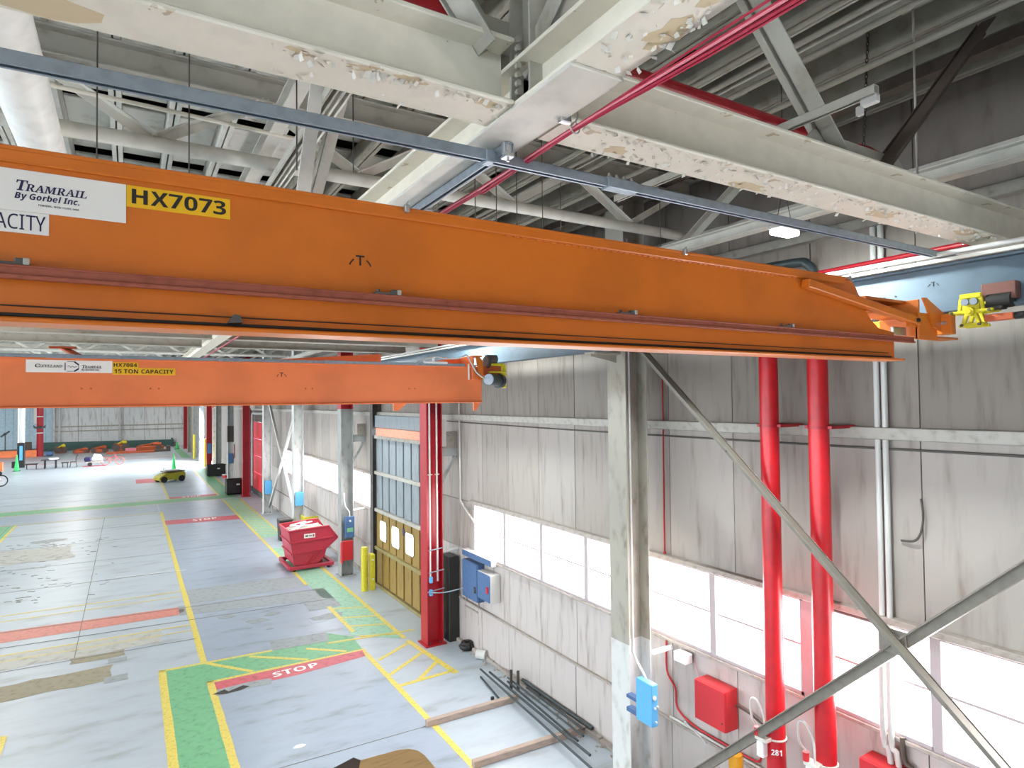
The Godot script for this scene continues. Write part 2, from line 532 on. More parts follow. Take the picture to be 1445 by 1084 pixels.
func build_shell() -> void:
	var fl := struct("floor")
	var st := mb()
	bx(st, -24.4, 6.5, -0.3, 0.0, -86.4, 14.4)
	obj("floor_slab", st, M.floor, fl)
	var wr := struct("wall_right")
	# core behind the sheets
	var bands := [0.0, 0.9, 1.93, 2.93, 4.63, 7.0, 8.1]
	st = mb()
	for i in 6:
		for s in cut(-86.0, 14.0, bands[i], bands[i + 1]):
			bx(st, WX + 0.035, WX + 0.25, bands[i], bands[i + 1], s[0], s[1])
	obj("wall_core", st, M.backing, wr)
	# sheets: near ones one by one, those too far to tell apart joined
	var mats := [M.siding, M.siding2, M.siding3]
	var far := mb()
	var k := -27
	while -10.03 + 1.015 * k < 13.9:
		var z0 := -10.03 + 1.015 * k
		var z1 := z0 + 1.015
		for i in 6:
			var out := 0.0 if i != 0 else 0.035
			for s in cut(maxf(z0, -38.0), minf(z1, 14.0), bands[i], bands[i + 1]):
				if s[1] > 3.0:
					bx(far, WX - out, WX + 0.035, bands[i] + 0.004, bands[i + 1] - 0.004, s[0] + 0.005, s[1] - 0.005)
					continue
				st = mb()
				var gap: float = 0.009 if posmod(k, 2) == 0 else 0.004
				bx(st, WX - out - rng.randf() * 0.004, WX + 0.035, bands[i] + 0.004, bands[i + 1] - 0.004, s[0] + gap, s[1] - 0.003, 0.003)
				obj("siding_panel", st, (M.siding_low if i < 2 else mats[posmod(k * 5 + i * 2, 3)]) if i < 4 else ([M.siding_upper, M.siding_upper2][posmod(k, 2)] if i == 4 else M.siding_top), wr)
		k += 1
	for i in 6:
		var z := -86.0
		while z < -38.0:
			for s in cut(z, minf(z + 2.03, -37.44), bands[i], bands[i + 1]):
				bx(far, WX, WX + 0.035, bands[i] + 0.004, bands[i + 1] - 0.004, s[0] + 0.008, s[1] - 0.006)
			z += 2.03
	obj("siding_far", far, M.siding, wr).set_meta("kind", "stuff")
	# girts: channels along the wall
	for yz in [[4.66, 0.11], [6.93, 0.14], [6.63, 0.10]]:
		st = mb()
		bx(st, WX - 0.10, WX + 0.0, yz[0] - yz[1] * 0.5, yz[0] - yz[1] * 0.5 + 0.012, -86, 14, 0.003)
		bx(st, WX - 0.10, WX + 0.0, yz[0] + yz[1] * 0.5 - 0.012, yz[0] + yz[1] * 0.5, -86, 14, 0.003)
		bx(st, WX - 0.10, WX - 0.088, yz[0] - yz[1] * 0.5, yz[0] + yz[1] * 0.5, -86, 14, 0.003)
		obj("girt", st, M.girt, wr)
	st = mb()
	tube(st, curve([Vector3(WX - 0.03, 4.56, -12.6), Vector3(WX - 0.03, 4.53, -9), Vector3(WX - 0.03, 4.52, -6), Vector3(WX - 0.03, 4.52, -3), Vector3(WX - 0.03, 4.54, 2)], 4), 0.012, 6)
	obj("girt_cable", st, M.steel_dark, wr)
	# ledge between dado and wall
	for s in cut(-34.0, 14.0, 0.8, 0.9):
		st = mb()
		bx(st, WX - 0.06, WX, 0.885, 0.915, s[0], s[1], 0.006)
		obj("ledge", st, M.sill, wr)
	for s in cut(-86.0, 14.0, 0.0, 0.2):
		st = mb()
		var a: float = s[0]
		while a < s[1]:
			var b: float = minf(a + 0.4, s[1])
			bx(st, WX - 0.07 - rng.randf() * 0.05, WX, 0.0, 0.04 + rng.randf() * 0.05, a, b, 0.01)
			a = b
		obj("baseboard_right" if s[0] > -13 else "curb", st, M.sill, wr)
	# other walls
	var wl := struct("wall_left")
	st = mb()
	bx(st, -24.3, -24.0, 0, 2.2, -86, 14)
	bx(st, -24.3, -24.0, 5.2, 8.1, -86, 14)
	for z in range(-86, 14, 10):
		bx(st, -24.3, -24.0, 2.2, 5.2, z, z + 1.0)
	obj("wall_sheet", st, M.far_siding, wl)
	var wb := struct("wall_back")
	st = mb()
	bx(st, -24.3, 6.25, 0, 8.1, 14, 14.3)
	obj("wall_sheet", st, M.far_siding, wb)
	var wf := struct("wall_front")
	st = mb()
	bx(st, -24.3, 6.25, 0, 8.1, -86.4, -86.06)
	obj("wall_core", st, M.backing, wf)
	var x := -7.0
	while x < 5.9:
		for yy in [[0.0, 2.05], [2.13, 2.6], [2.6, 4.7], [4.7, 8.0]]:
			st = mb()
			bx(st, x + 0.02, minf(x + 2.15, 5.98) - 0.02, yy[0] + 0.01, yy[1] - 0.01, -86.07, -86.0)
			obj("siding_panel", st, M.far_siding, wf)
		x += 2.15
	x = -23.9
	while x < -7.05:
		st = mb()
		bx(st, x + 0.01, minf(x + 0.7, -7.02) - 0.01, 0.3, 8.0, -86.07, -86.0)
		obj("siding_panel", st, M.far_blue, wf)
		x += 0.7
	for yw in [[2.08, 0.1], [2.6, 0.14], [4.72, 0.16]]:
		st = mb()
		bx(st, -7.0, 5.98, yw[0] - yw[1] * 0.5, yw[0] + yw[1] * 0.5, -86.0, -85.85, 0.01)
		obj("girt", st, M.steel_grey, wf)
	for xp in [-7.05, -6.55, -0.9]:
		st = mb()
		bx(st, xp - 0.1, xp + 0.1, 0, 7.9, -85.95, -85.7, 0.01)
		obj("post", st, M.column_pale, wf)

func build_windows() -> void:
	var n := 0
	for grp in [[-11.38, 15], [-29.4, 10]]:
		for k in grp[1]:
			var z0: float = grp[0] + k * 1.22
			var z1 := z0 + 1.22
			n += 1
			var w := struct("window_%d" % n)
			var st := mb()
			var m: float = 0.045
			if n == 7:
				m = 0.07
			# frame
			bx(st, WX - 0.03, WX + 0.05, 1.93, 2.93, z0 - m, z0 + m, 0.004)
			bx(st, WX - 0.03, WX + 0.05, 1.93, 1.97, z0 + m, z1 - 0.03, 0.004)
			bx(st, WX - 0.03, WX + 0.05, 2.895, 2.93, z0 + m, z1 - 0.03, 0.004)
			obj("window_frame", st, M.mullion, w)
			for h in 2:
				st = mb()
				bx(st, WX + 0.035, WX + 0.045, 1.97 + h * 0.47, 2.425 + h * 0.47, z0 + m, z1 - 0.03)
				obj("pane", st, M.pane, w)
			st = mb()
			bx(st, WX + 0.01, WX + 0.05, 2.42, 2.445, z0 + m, z1 - 0.03, 0.003)
			obj("glazing_bar", st, M.mullion, w)
			if z0 < 4.0:
				area("window_light", Vector3(WX + 0.032, 2.43, (z0 + z1) * 0.5), Vector3(-1, 0.0, 0), Vector2(1.12, 0.9), WIN_E * 1.12 * 0.9, Color(1.0, 0.985, 0.985))
		# projecting head and sill along the group
		var tr := struct("trim_%d" % (1 if grp[1] == 15 else 2))
		var st2 := mb()
		bx(st2, WX - 0.09, WX, 2.93, 2.99, grp[0] - 0.1, grp[0] + grp[1] * 1.22 + 0.1, 0.006)
		obj("window_head", st2, M.sill, tr)
		st2 = mb()
		bx(st2, WX - 0.05, WX, 1.89, 1.93, grp[0] - 0.1, grp[0] + grp[1] * 1.22 + 0.1, 0.006)
		obj("window_sill", st2, M.sill, tr)
	# left wall: high translucent panels
	for z in range(-85, 14, 10):
		n += 1
		var w := struct("window_%d" % n)
		var st := mb()
		bx(st, -24.2, -24.15, 2.2, 5.2, z, z + 9.0)
		obj("pane", st, M.pane, w)
		if z > -60:
			area("window_light", Vector3(-24.0, 3.7, z + 4.5), Vector3(1, 0, 0), Vector2(9.0, 3.0), WIN_E * 34.0, Color(0.90, 0.96, 1.0))

func build_doors() -> void:
	# yellow and grey sectional door
	var d := struct("door_1")
	var x := 5.84
	var st := mb()
	bx(st, x + 0.04, x + 0.05, 0.05, 4.1, -16.9, -13.3)
	obj("door_skin", st, M.steel_dark, d)
	var holes := [[-16.62, -16.05], [-15.72, -15.12], [-14.78, -14.18], [-13.8, -13.38]]
	for i in 7:
		var z0 := -16.88 + i * 0.51
		var z1 := z0 + 0.425
		for part in [[0.08, 0.98, M.board], [1.06, 2.0, M.board], [2.1, 3.02, M.board_grey], [3.1, 4.0, M.board_grey]]:
			st = mb()
			bx(st, x - 0.012 + rng.randf() * 0.006, x + 0.04, part[0], part[1], z0, z1, 0.008)
			obj("door_board", st, part[2], d)
	for y in [[0.02, 0.0], [1.02, 0.0], [2.05, 1.0], [3.06, 1.0], [4.04, 1.0]]:
		st = mb()
		bx(st, x - 0.07, x + 0.03, y[0] - 0.045, y[0] + 0.045, -16.9, -13.3, 0.008)
		obj("door_rail", st, M.rail_khaki if y[1] == 0.0 else M.girt, d)
	for h in holes:
		st = mb()
		prism(st, rect2(h[0] + 0.04, 1.28, h[1] - 0.04, 1.80, 0.09), Vector3(x - 0.013, 0, 0), Vector3.BACK, Vector3.UP, Vector3.LEFT, 0.006)
		obj("vision_pane", st, M.pane, d)
		st = mb()
		var pts := []
		for p in rect2(h[0] + 0.03, 1.27, h[1] - 0.03, 1.81, 0.09):
			pts.append(Vector3(x - 0.018, p.y, p.x))
		pts.append(pts[0])
		tube(st, pts, 0.014, 6)
		obj("vision_gasket", st, M.rail_khaki, d)
	st = mb()
	bx(st, x - 0.022, x - 0.014, 1.68, 1.86, -14.98 + 0.05, -14.80, 0.001)
	obj("door_notice", st, M.navy, d)
	st = mb()
	bx(st, x - 0.14, x - 0.04, 4.09, 4.30, -16.55, -13.5, 0.01)
	obj("door_header", st, M.coral, d)
	st = mb()
	bx(st, x - 0.06, x + 0.1, 4.30, 4.63, -16.85, -13.35, 0.01)
	obj("lintel", st, M.board_grey, d)
	st = mb()
	bx(st, x - 0.02, x + 0.2, 0.0, 0.05, -16.95, -13.2, 0.01)
	obj("threshold", st, M.sill, d)
	for z in [-16.98, -13.22]:
		st = mb()
		ibeam(st, Vector3(x - 0.12, 0, z), Vector3(x - 0.12, 7.6, z), 0.2, 0.22, 0.014, 0.01, Vector3.RIGHT)
		obj("door_jamb", st, M.steel_dark, d)
	# red sheet door
	d = struct("door_2")
	for i in 4:
		st = mb()
		bx(st, WX - 0.02, WX + 0.05, 0.3 + i * 0.92, 1.2 + i * 0.92, -38.05, -35.15, 0.01)
		obj("door_panel", st, M.red_sheet, d)
	st = mb()
	bx(st, WX - 0.03, WX + 0.05, 0.0, 0.3, -38.05, -35.15, 0.01)
	obj("door_kickplate", st, M.steel_dark, d)
	st = mb()
	bx(st, WX - 0.06, WX + 0.1, 3.98, 4.63, -38.1, -35.1, 0.01)
	obj("lintel", st, M.brace_brown, d)
	for z in [-38.2, -35.0]:
		st = mb()
		bx(st, WX - (0.05 if z > -36.0 else 0.16), WX, 0.0, 4.7, z - 0.06, z + 0.06, 0.01)
		obj("door_jamb", st, M.steel_dark, d)
	# open truck door in full daylight
	d = struct("door_3")
	for z in [-60.7, -56.3]:
		st = mb()
		bx(st, WX - 0.2, WX + 0.25, 0.0, 4.63, z - 0.1, z + 0.1, 0.01)
		obj("door_jamb", st, M.column_pale, d)
	st = mb()
	bx(st, WX - 0.25, WX + 0.1, 4.4, 4.8, -60.6, -56.4, 0.02)
	obj("door_curtain_roll", st, M.coral, d)
	area("daylight", Vector3(WX + 0.2, 2.2, -58.5), Vector3(-1, -0.35, 0), Vector2(4.1, 4.2), WIN_E * 80.0)
	# ground outside the open door
	var gr := struct("floor_2")
	st = mb()
	bx(st, 6.25, 40.0, -0.4, -0.05, -86, -30)
	obj("apron", st, M.slab, gr)

# ---------------------------------------------------------------- paint and joints on the floor
func flat(called: String, poly: Array, m: Material, y := 0.0, th := 0.002) -> void:
	var st := mb()
	var p := PackedVector2Array()
	for q in poly:
		p.append(Vector2(q[0], q[1]))
	prism(st, p, Vector3(0, y, 0), Vector3.RIGHT, Vector3.BACK, Vector3.UP, th)
	obj(called, st, m, get_node("floor"))

func stripe(x0: float, z0: float, x1: float, z1: float, w := 0.1, m: Material = null, y := 0.0025) -> void:
	var a := Vector2(x0, z0)
	var b := Vector2(x1, z1)
	var n := (b - a).normalized().orthogonal() * w * 0.5
	var poly := []
	# slightly ragged, worn edges
	var steps := maxi(1, int(a.distance_to(b) / 0.35))
	steps = mini(steps, 40)
	for s in [1.0, -1.0]:
		for i in steps + 1:
			var t := float(i) / steps
			if s < 0.0:
				t = 1.0 - t
			var p: Vector2 = a.lerp(b, t) + n * s * (1.0 + rng.randf_range(-0.12, 0.06))
			poly.append([p.x, p.y])
	flat("paint_stripe", poly, M.p_yellow if m == null else m, y)

func ragged(x0: float, z0: float, x1: float, z1: float, j := 0.04) -> Array:
	var out := []
	for e in [[x0, z0, x1, z0], [x1, z0, x1, z1], [x1, z1, x0, z1], [x0, z1, x0, z0]]:
		var n := maxi(2, int(Vector2(e[2] - e[0], e[3] - e[1]).length() / 0.25))
		for i in n:
			var t := float(i) / n
			out.append([lerpf(e[0], e[2], t) + rng.randf_range(-j, j), lerpf(e[1], e[3], t) + rng.randf_range(-j, j)])
	return out

func build_floor_paint() -> void:
	# grey aisle
	flat("aisle_paint", [[1.27, -12.4], [4.05, -12.4], [4.05, 6.0], [1.27, 6.0]], M.aisle)
	flat("aisle_paint", [[1.27, -36.3], [4.19, -36.3], [4.19, -13.6], [1.27, -13.6]], M.aisle)
	flat("aisle_paint", [[1.8, -62.0], [4.19, -62.0], [4.19, -37.9], [1.8, -37.9]], M.aisle)
	flat("aisle_paint", [[-12.0, -36.2], [1.2, -36.2], [1.2, -33.5], [-12.0, -33.5]], M.aisle)
	# slab patches and old trench covers
	flat("trench_cover", [[1.05, -17.75], [4.5, -17.35], [4.5, -16.3], [1.05, -17.0]], M.patch_grey, 0.002)
	flat("trench_paint", [[-9.0, -18.45], [1.05, -17.70], [1.2, -17.35], [1.02, -17.05], [-9.0, -17.25]], M.p_salmon, 0.002)
	for o in [[-17.72, -18.4], [-17.0, -17.2]]:
		stripe(4.5, -16.3 if o[0] > -17.5 else -17.3, -9.0, o[1], 0.03, M.joint, 0.004)
	flat("trench_patch", [[3.75, -16.7], [4.5, -16.35], [4.5, -15.6], [3.72, -15.6]], M.patch_grey, 0.003)
	flat("trench_patch", [[2.5, -13.55], [3.6, -13.46], [3.7, -14.02], [3.3, -14.05], [2.55, -14.15]], M.patch_grey, 0.006)
	flat("trench_patch", [[1.3, -19.2], [4.1, -19.0], [4.2, -17.8], [1.3, -17.8]], M.patch_grey, 0.0022)
	# bare slab bands on the left
	flat("bare_slab", ragged(-9.0, -14.5, -0.25, -13.75, 0.05), M.patch_tan, 0.002)
	flat("bare_slab", ragged(-0.95, -15.3, -0.05, -14.95, 0.03), M.patch_tan, 0.002)
	flat("bare_slab", ragged(-0.33, -14.86, -0.02, -14.62, 0.01), M.patch_grey, 0.003)
	flat("bare_slab", ragged(-0.36, -13.92, 0.0, -13.62, 0.01), M.patch_grey, 0.003)
	flat("bare_slab", ragged(-9.0, -16.2, 0.6, -15.35, 0.06), M.slab, 0.0015)
	flat("bare_slab", ragged(-9.0, -27.6, -1.6, -25.3, 0.15), M.slab, 0.0015)
	# joints
	for z in [-21.6, -15.25, -27.8, -24.4, -30.6, -33.3, -40.0, -43.0]:
		stripe(-9.0, z - 0.2, 1.25 if z > -40 else 4.1, z + 0.1, 0.02, M.joint, 0.004)
	for x in [-0.9, -4.2]:
		stripe(x, -33.4, x, -15.3, 0.015, M.joint, 0.0035)
	stripe(1.3, -9.2, 4.0, -9.15, 0.012, M.joint, 0.0035)
	stripe(1.3, -24.6, 4.1, -24.5, 0.012, M.joint, 0.0035)
	stripe(1.5, -21.5, -0.3, -21.7, 0.05, M.p_white, 0.005)
	# long yellow lines of the aisle
	stripe(1.26, -13.7, 1.30, -33.6, 0.12)
	stripe(4.19, -17.9, 4.19, -36.2, 0.10)
	stripe(4.19, -37.9, 4.19, -62.0, 0.10)
	stripe(1.8, -37.9, 1.8, -50.0, 0.10)
	stripe(5.0, -12.75, 5.03, -24.0, 0.10)
	stripe(5.0, -26.0, 5.0, -36.0, 0.08)
	stripe(5.0, -38.0, 5.0, -54.0, 0.08)
	stripe(4.05, -12.6, 4.05, -4.0, 0.10)
	# green walkway
	flat("walkway_paint", [[4.24, -17.9], [4.97, -17.9], [4.97, -12.75], [4.10, -13.5], [4.25, -15.55]], M.p_green2, 0.002)
	flat("walkway_paint", [[4.24, -23.0], [4.97, -23.0], [4.97, -17.9], [4.24, -17.9]], M.p_green2, 0.002)
	flat("walkway_paint", [[4.24, -36.3], [4.97, -36.3], [4.97, -25.0], [4.24, -25.0]], M.p_green2, 0.002)
	flat("walkway_paint", [[4.24, -60.0], [4.97, -60.0], [4.97, -37.6], [4.24, -37.6]], M.p_green, 0.002)
	flat("walkway_paint", [[4.24, -80.0], [4.97, -80.0], [4.97, -66.0], [4.24, -66.0]], M.p_green, 0.002)
	flat("walkway_paint", [[-12.0, -37.5], [4.97, -37.8], [4.97, -36.6], [-12.0, -36.4]], M.p_green, 0.002)
	stripe(-12.0, -37.6, 4.2, -37.9, 0.07)
	stripe(-12.0, -36.3, 4.2, -36.5, 0.07)
	flat("walkway_paint", [[-9.0, -33.3], [-4.05, -33.3], [-4.05, -27.5], [-9.0, -27.5]], M.p_green, 0.002)
	stripe(-4.0, -33.4, -4.05, -27.5, 0.1)
	stripe(-9.0, -33.45, 1.25, -33.5, 0.08)
	# L shaped green walk in the foreground
	flat("walkway_paint", [[0.51, -13.66], [2.5, -13.53], [3.68, -13.95], [4.1, -13.45], [4.06, -12.68], [1.25, -12.72], [1.25, 2.0], [0.51, 2.0]], M.p_green, 0.002)
	stripe(0.55, -13.7, 0.55, 0.0, 0.13)
	stripe(1.27, -12.7, 1.27, 0.0, 0.12)
	stripe(0.5, -13.68, 2.5, -13.58, 0.09)
	stripe(1.22, -12.66, 4.1, -12.63, 0.09)
	stripe(1.3, -13.6, 2.0, -12.72, 0.09, null, 0.0045)
	stripe(2.05, -13.5, 3.0, -12.72, 0.09, null, 0.0045)
	stripe(3.1, -13.3, 3.75, -12.72, 0.09, null, 0.0045)
	for z in [-15.6, -14.85, -14.2, -13.5]:
		stripe(4.22, z + 0.12, 4.97, z + 0.42, 0.08, null, 0.0045)
	stripe(4.2, -15.7, 4.2, -13.7, 0.1, null, 0.0045)
	stripe(3.55, -13.35, 5.35, -13.1, 0.08, null, 0.0045)
	for i in 16:
		var z := -26.0 - i * 0.62
		stripe(4.24, z, 4.97, z + 0.5, 0.06, null, 0.0045)
	# yellow hatched box
	stripe(5.0, -12.6, 5.17, -10.62, 0.12)
	stripe(4.08, -10.68, 5.2, -10.75, 0.1)
	stripe(4.15, -11.95, 4.95, -12.45, 0.09)
	stripe(4.1, -11.2, 5.02, -11.85, 0.09)
	stripe(4.5, -10.75, 5.1, -11.3, 0.09)
	# red stop bars
	flat("stop_bar", [[1.33, -12.6], [4.04, -12.6], [4.0, -12.28], [2.7, -12.12], [2.15, -12.12], [1.9, -12.28], [1.33, -12.25]], M.p_red, 0.003)
	flat("stop_bar", [[1.33, -31.05], [4.14, -30.75], [4.14, -29.6], [1.33, -29.95]], M.p_red, 0.003)
	flat("stop_bar", [[1.85, -38.6], [4.14, -38.6], [4.14, -37.95], [1.85, -37.95]], M.p_red, 0.003)
	flat("stop_bar", [[0.4, -49.0], [1.5, -49.0], [1.5, -46.5], [0.4, -46.5]], M.p_red, 0.003)
	flat("stop_bar", [[-3.2, -62.5], [-1.6, -62.5], [-1.6, -61.5], [-3.2, -61.5]], M.p_red, 0.003)
	stripe(-9.0, -66.0, 4.0, -68.5, 0.3, M.p_red)
	stripe(-9.0, -70.5, 4.0, -71.5, 0.15, M.p_red)
	var fl: Node3D = get_node("floor")
	var f := font("Droid Sans", 1.2)
	letters(fl, "STOP", f, Vector3(2.28, 0.0055, -12.24), Vector3(0.998, 0, -0.05), Vector3(0, 0, -1), 0.82, 0.22, M.p_white, 0.001)
	letters(fl, "STOP", f, Vector3(2.35, 0.0055, -30.2), Vector3(0.998, 0, -0.05), Vector3(0, 0, -1), 0.95, 0.45, M.p_white, 0.001)
	letters(fl, "STOP", f, Vector3(2.45, 0.0055, -38.1), Vector3(1, 0, 0), Vector3(0, 0, -1), 0.9, 0.4, M.p_white, 0.001)
	# thin yellow lines left
	stripe(-9.0, -19.5, 1.2, -19.15, 0.06)
	stripe(-9.0, -19.0, 1.15, -18.65, 0.05)
	stripe(-9.0, -16.45, 1.25, -16.15, 0.06)
	stripe(-9.0, -16.1, 1.2, -15.75, 0.04)
	stripe(-1.6, -12.3, -1.62, -6.0, 0.1)
	stripe(-1.6, -12.3, -3.5, -12.2, 0.06)
	# oil spots and crack
	for q in [[2.0, -16.3, 0.16], [2.55, -15.6, 0.2], [2.95, -15.9, 0.16], [2.7, -14.9, 0.07], [2.3, -15.2, 0.06], [-2.5, -28.9, 0.4], [4.0, -15.0, 0.3]]:
		var poly := []
		for k in 14:
			var a := TAU * k / 14
			var r: float = q[2] * rng.randf_range(0.7, 1.15)
			poly.append([q[0] + cos(a) * r * 1.3, q[1] + sin(a) * r * 0.9])
		flat("oil_spot", poly, M.patch_grey, 0.0035)
	flat("crack", [[1.25, -12.1], [1.45, -12.2], [1.5, -12.08], [1.75, -12.2], [1.85, -12.1], [1.7, -12.02], [1.45, -12.0], [1.35, -12.03]], M.crack, 0.004)
	flat("crack", ragged(1.3, -12.24, 2.2, -12.02, 0.05), M.patch_grey, 0.0032)
	# chips and gouges left of the aisle
	var st := mb()
	for k in 170:
		var px := rng.randf_range(-4.6, -0.4)
		var pz := rng.randf_range(-29.0, -19.8)
		if rng.randf() < 0.55 and px > -1.8:
			continue
		var l := rng.randf_range(0.05, 0.2)
		box(st, Vector3(px, 0.002, pz), Vector3(l, 0.004, rng.randf_range(0.02, 0.06)), 0.0, Basis(Vector3.UP, rng.randf_range(-0.4, 0.4)))
	obj("floor_chips", st, M.joint, fl).set_meta("kind", "stuff")
	flat("drain_ring", [[3.55, -15.0], [3.9, -15.0], [3.9, -14.72], [3.55, -14.72]], M.aisle, 0.003)

# ---------------------------------------------------------------- roof
func build_roof() -> void:
	var c := struct("ceiling")
	var st := mb()
	bx(st, -24.4, 6.4, 7.93, 8.2, -86.4, 14.4)
	obj("roof_slab", st, M.roof_dark, c)
	# deck trays between the ribs, one by one where they can be told apart
	var zs := [-1.0, -3.55, -6.6, -9.65, -12.7]
	var far := mb()
	for k in range(-52, 14):
		var x0 := -0.11 + 0.445 * k
		if x0 > 6.0 or x0 < -23.5:
			continue
		var near := x0 > -3.0
		if near:
			for i in 4:
				# a tray either side of each joist, with the dark slot left open above the joist
				for q in [[zs[i + 1] + 0.13, zs[i] - 1.62], [zs[i] - 1.36, zs[i] - 0.13]]:
					st = mb()
					bx(st, x0 + 0.047, x0 + 0.398, 7.725, 7.755, q[0], q[1], 0.006)
					obj("deck_tray", st, M.deck if x0 < 1.4 else M.deck_shaded, c)
			bx(far, x0 + 0.03, x0 + 0.415, 7.725, 7.755, -86, -12.9)
			bx(far, x0 + 0.03, x0 + 0.415, 7.725, 7.755, -0.9, 14)
		else:
			bx(far, x0 + 0.03, x0 + 0.415, 7.725, 7.755, -86, 14)
		# rib: two channels back to back with a slot between their flanges
		st = mb()
		for s in [-1.0, 1.0]:
			bx(st, x0 + s * 0.007, x0 + s * 0.046, 7.545, 7.75, -86, 14, 0.002)
		obj("deck_rib", st, M.rib if x0 < 1.4 else M.steel_shaded, c)
	obj("deck_far", far, M.deck, c).set_meta("kind", "stuff")
	# joists across the hall
	var n := 0
	var ordinal := ["nearest", "second", "third", "fourth", "fifth", "sixth", "seventh", "eighth", "ninth", "tenth"]
	for k in 10:
		var z := -5.2 - 3.05 * k
		if k > 5:
			z = -5.2 - 3.05 * 5 - 6.1 * (k - 5)
		var t := thing("roof_truss", "white lattice roof truss spanning the hall, %s one behind the near orange crane" % ordinal[k], "truss", Vector3(0, 6.83, z), "lattice roof trusses")
		st = mb()
		ibeam(st, Vector3(-20, 7.34, z), Vector3(5.6, 7.34, z), 0.2, 0.16, 0.014, 0.012)
		obj("top_chord", st, M.steel_grey, t)
		st = mb()
		cyl(st, Vector3(-20, 6.88, z), Vector3(5.6, 6.88, z), 0.055, 14)
		obj("bottom_chord", st, M.steel_clean, t)
		var i := 0
		var x := -3.6
		while x < 5.4:
			var up := i % 2 == 0
			st = mb()
			angle(st, Vector3(x, 7.34 if up else 6.9, z), Vector3(x + 0.75, 6.9 if up else 7.34, z), 0.07, 0.008, Vector3.BACK)
			obj("web_angle", st, M.steel_clean, t)
			x += 0.75
			i += 1
	# round pipe and rods under the deck at the left
	var p := thing("sprinkler_branch", "thin pale pipe slung under the roof deck left of the white track", "pipe", Vector3(0, 7.0, -4.85))
	st = mb()
	cyl(st, Vector3(-0.41, 7.0, -4.82), Vector3(1.06, 7.0, -4.9), 0.016, 8)
	obj("pipe_run", st, M.steel_white, p)
	st = mb()
	tube(st, curve([Vector3(-0.40, 7.0, -4.82), Vector3(-0.46, 7.02, -4.82), Vector3(-0.48, 7.1, -4.82)], 4), 0.02, 8)
	obj("elbow", st, M.steel_white, p)
	var rods := [[-0.16, -4.2, 7.72, 6.3], [0.33, -4.6, 7.72, 6.4], [0.86, -3.9, 7.72, 6.4], [1.33, -4.3, 7.72, 6.6], [2.66, -5.0, 7.72, 6.3], [2.88, -5.0, 7.72, 6.3], [3.1, -5.0, 7.72, 6.3], [3.39, -5.0, 7.72, 6.3], [3.75, -5.2, 7.72, 6.3], [4.93, -5.0, 7.72, 6.3]]
	var rl := ["left of the hanging white plate, furthest left", "beside the white round pipe, second from left", "just left of the white track", "between the white track and the beam", "left of all the rods behind the red cables", "second of the rods behind the red cables", "third of the rods behind the red cables", "fourth of the rods behind the red cables", "right of the rods behind the red cables", "in front of the roof level column"]
	for j in rods.size():
		var r: Array = rods[j]
		st = mb()
		cyl(st, Vector3(r[0], r[2], r[1]), Vector3(r[0], r[3], r[1]), 0.0045, 6)
		var o := obj("hanger_rod", st, M.steel_dark, null)
		tag(o, "thin dark hanger rod from the roof, " + rl[j], "rod", "hanger rods")
	# conduits on the right half of the roof
	for j in 7:
		var x: float = [3.55, 3.64, 3.72, 3.84, 3.93, 4.02, 4.25][j]
		var y: float = [7.30, 7.33, 7.30, 7.32, 7.30, 7.34, 7.22][j]
		st = mb()
		cyl(st, Vector3(x, y, 4.0), Vector3(x, y, -40.0), [0.018, 0.012, 0.022, 0.013, 0.018, 0.012, 0.024][j], 8)
		var o := obj("roof_conduit", st, M.steel_shaded if j % 2 == 0 else M.steel_grey, null)
		tag(o, "straight pale conduit under the roof at right, " + ["first from the long beam", "second from the long beam", "third from the long beam", "middle one of the bundle", "third from the wall", "second from the wall", "lowest, nearest the wall"][j], "conduit", "conduits under the roof")
	# eave beam on the wall
	var eb := thing("eave_beam", "broad grey beam running along the top of the right wall", "beam", Vector3(5.7, 7.6, -3))
	st = mb()
	ibeam(st, Vector3(5.72, 7.60, 10), Vector3(5.72, 7.60, -80), 0.30, 0.22)
	obj("beam_body", st, M.steel_shaded, eb)
	st = mb()
	bx(st, 5.2, 5.22, 7.40, 7.54, -80, 10, 0.002)
	bx(st, 5.1, 5.22, 7.40, 7.41, -80, 10, 0.002)
	var o2 := obj("purlin", st, M.brace_brown, null)
	tag(o2, "dark brown purlin next to the eave beam at upper right", "purlin")
	# slotted white track hung along the hall, with its flat hanger plate
	var tk := thing("festoon_track", "pale slotted double track running along the hall under the roof", "track", Vector3(0.99, 6.7, -5))
	st = mb()
	chan(st, Vector3(0.955, 6.70, 2.0), Vector3(0.955, 6.70, -9.0), 0.05, 0.06)
	obj("track_rail", st, M.steel_grey, tk)
	st = mb()
	chan(st, Vector3(1.025, 6.70, 2.0), Vector3(1.025, 6.70, -9.0), 0.05, 0.06)
	obj("track_rail", st, M.steel_clean, tk)
	st = mb()
	bar(st, Vector3(0.97, 7.3, -3.6), Vector3(0.80, 5.95, -3.6), 0.075, 0.01, Vector3.BACK, 0.002)
	obj("hanger_plate", st, M.duct, tk)
	st = mb()
	ibeam(st, Vector3(0.93, 7.0, 2.0), Vector3(0.93, 7.0, -12.0), 0.12, 0.10, 0.01, 0.008)
	o2 = obj("monorail_beam", st, M.steel_clean, null)
	tag(o2, "narrow pale steel beam above and left of the slotted track", "beam")
	# big white round duct, upper left
	var pp := thing("round_duct", "fat white round duct in the upper left corner", "duct", Vector3(-0.53, 6.8, -3))
	st = mb()
	cyl(st, Vector3(-0.525, 6.8, 6.0), Vector3(-0.525, 6.8, -8.0), 0.135, 28)
	obj("duct_body", st, M.duct, pp)
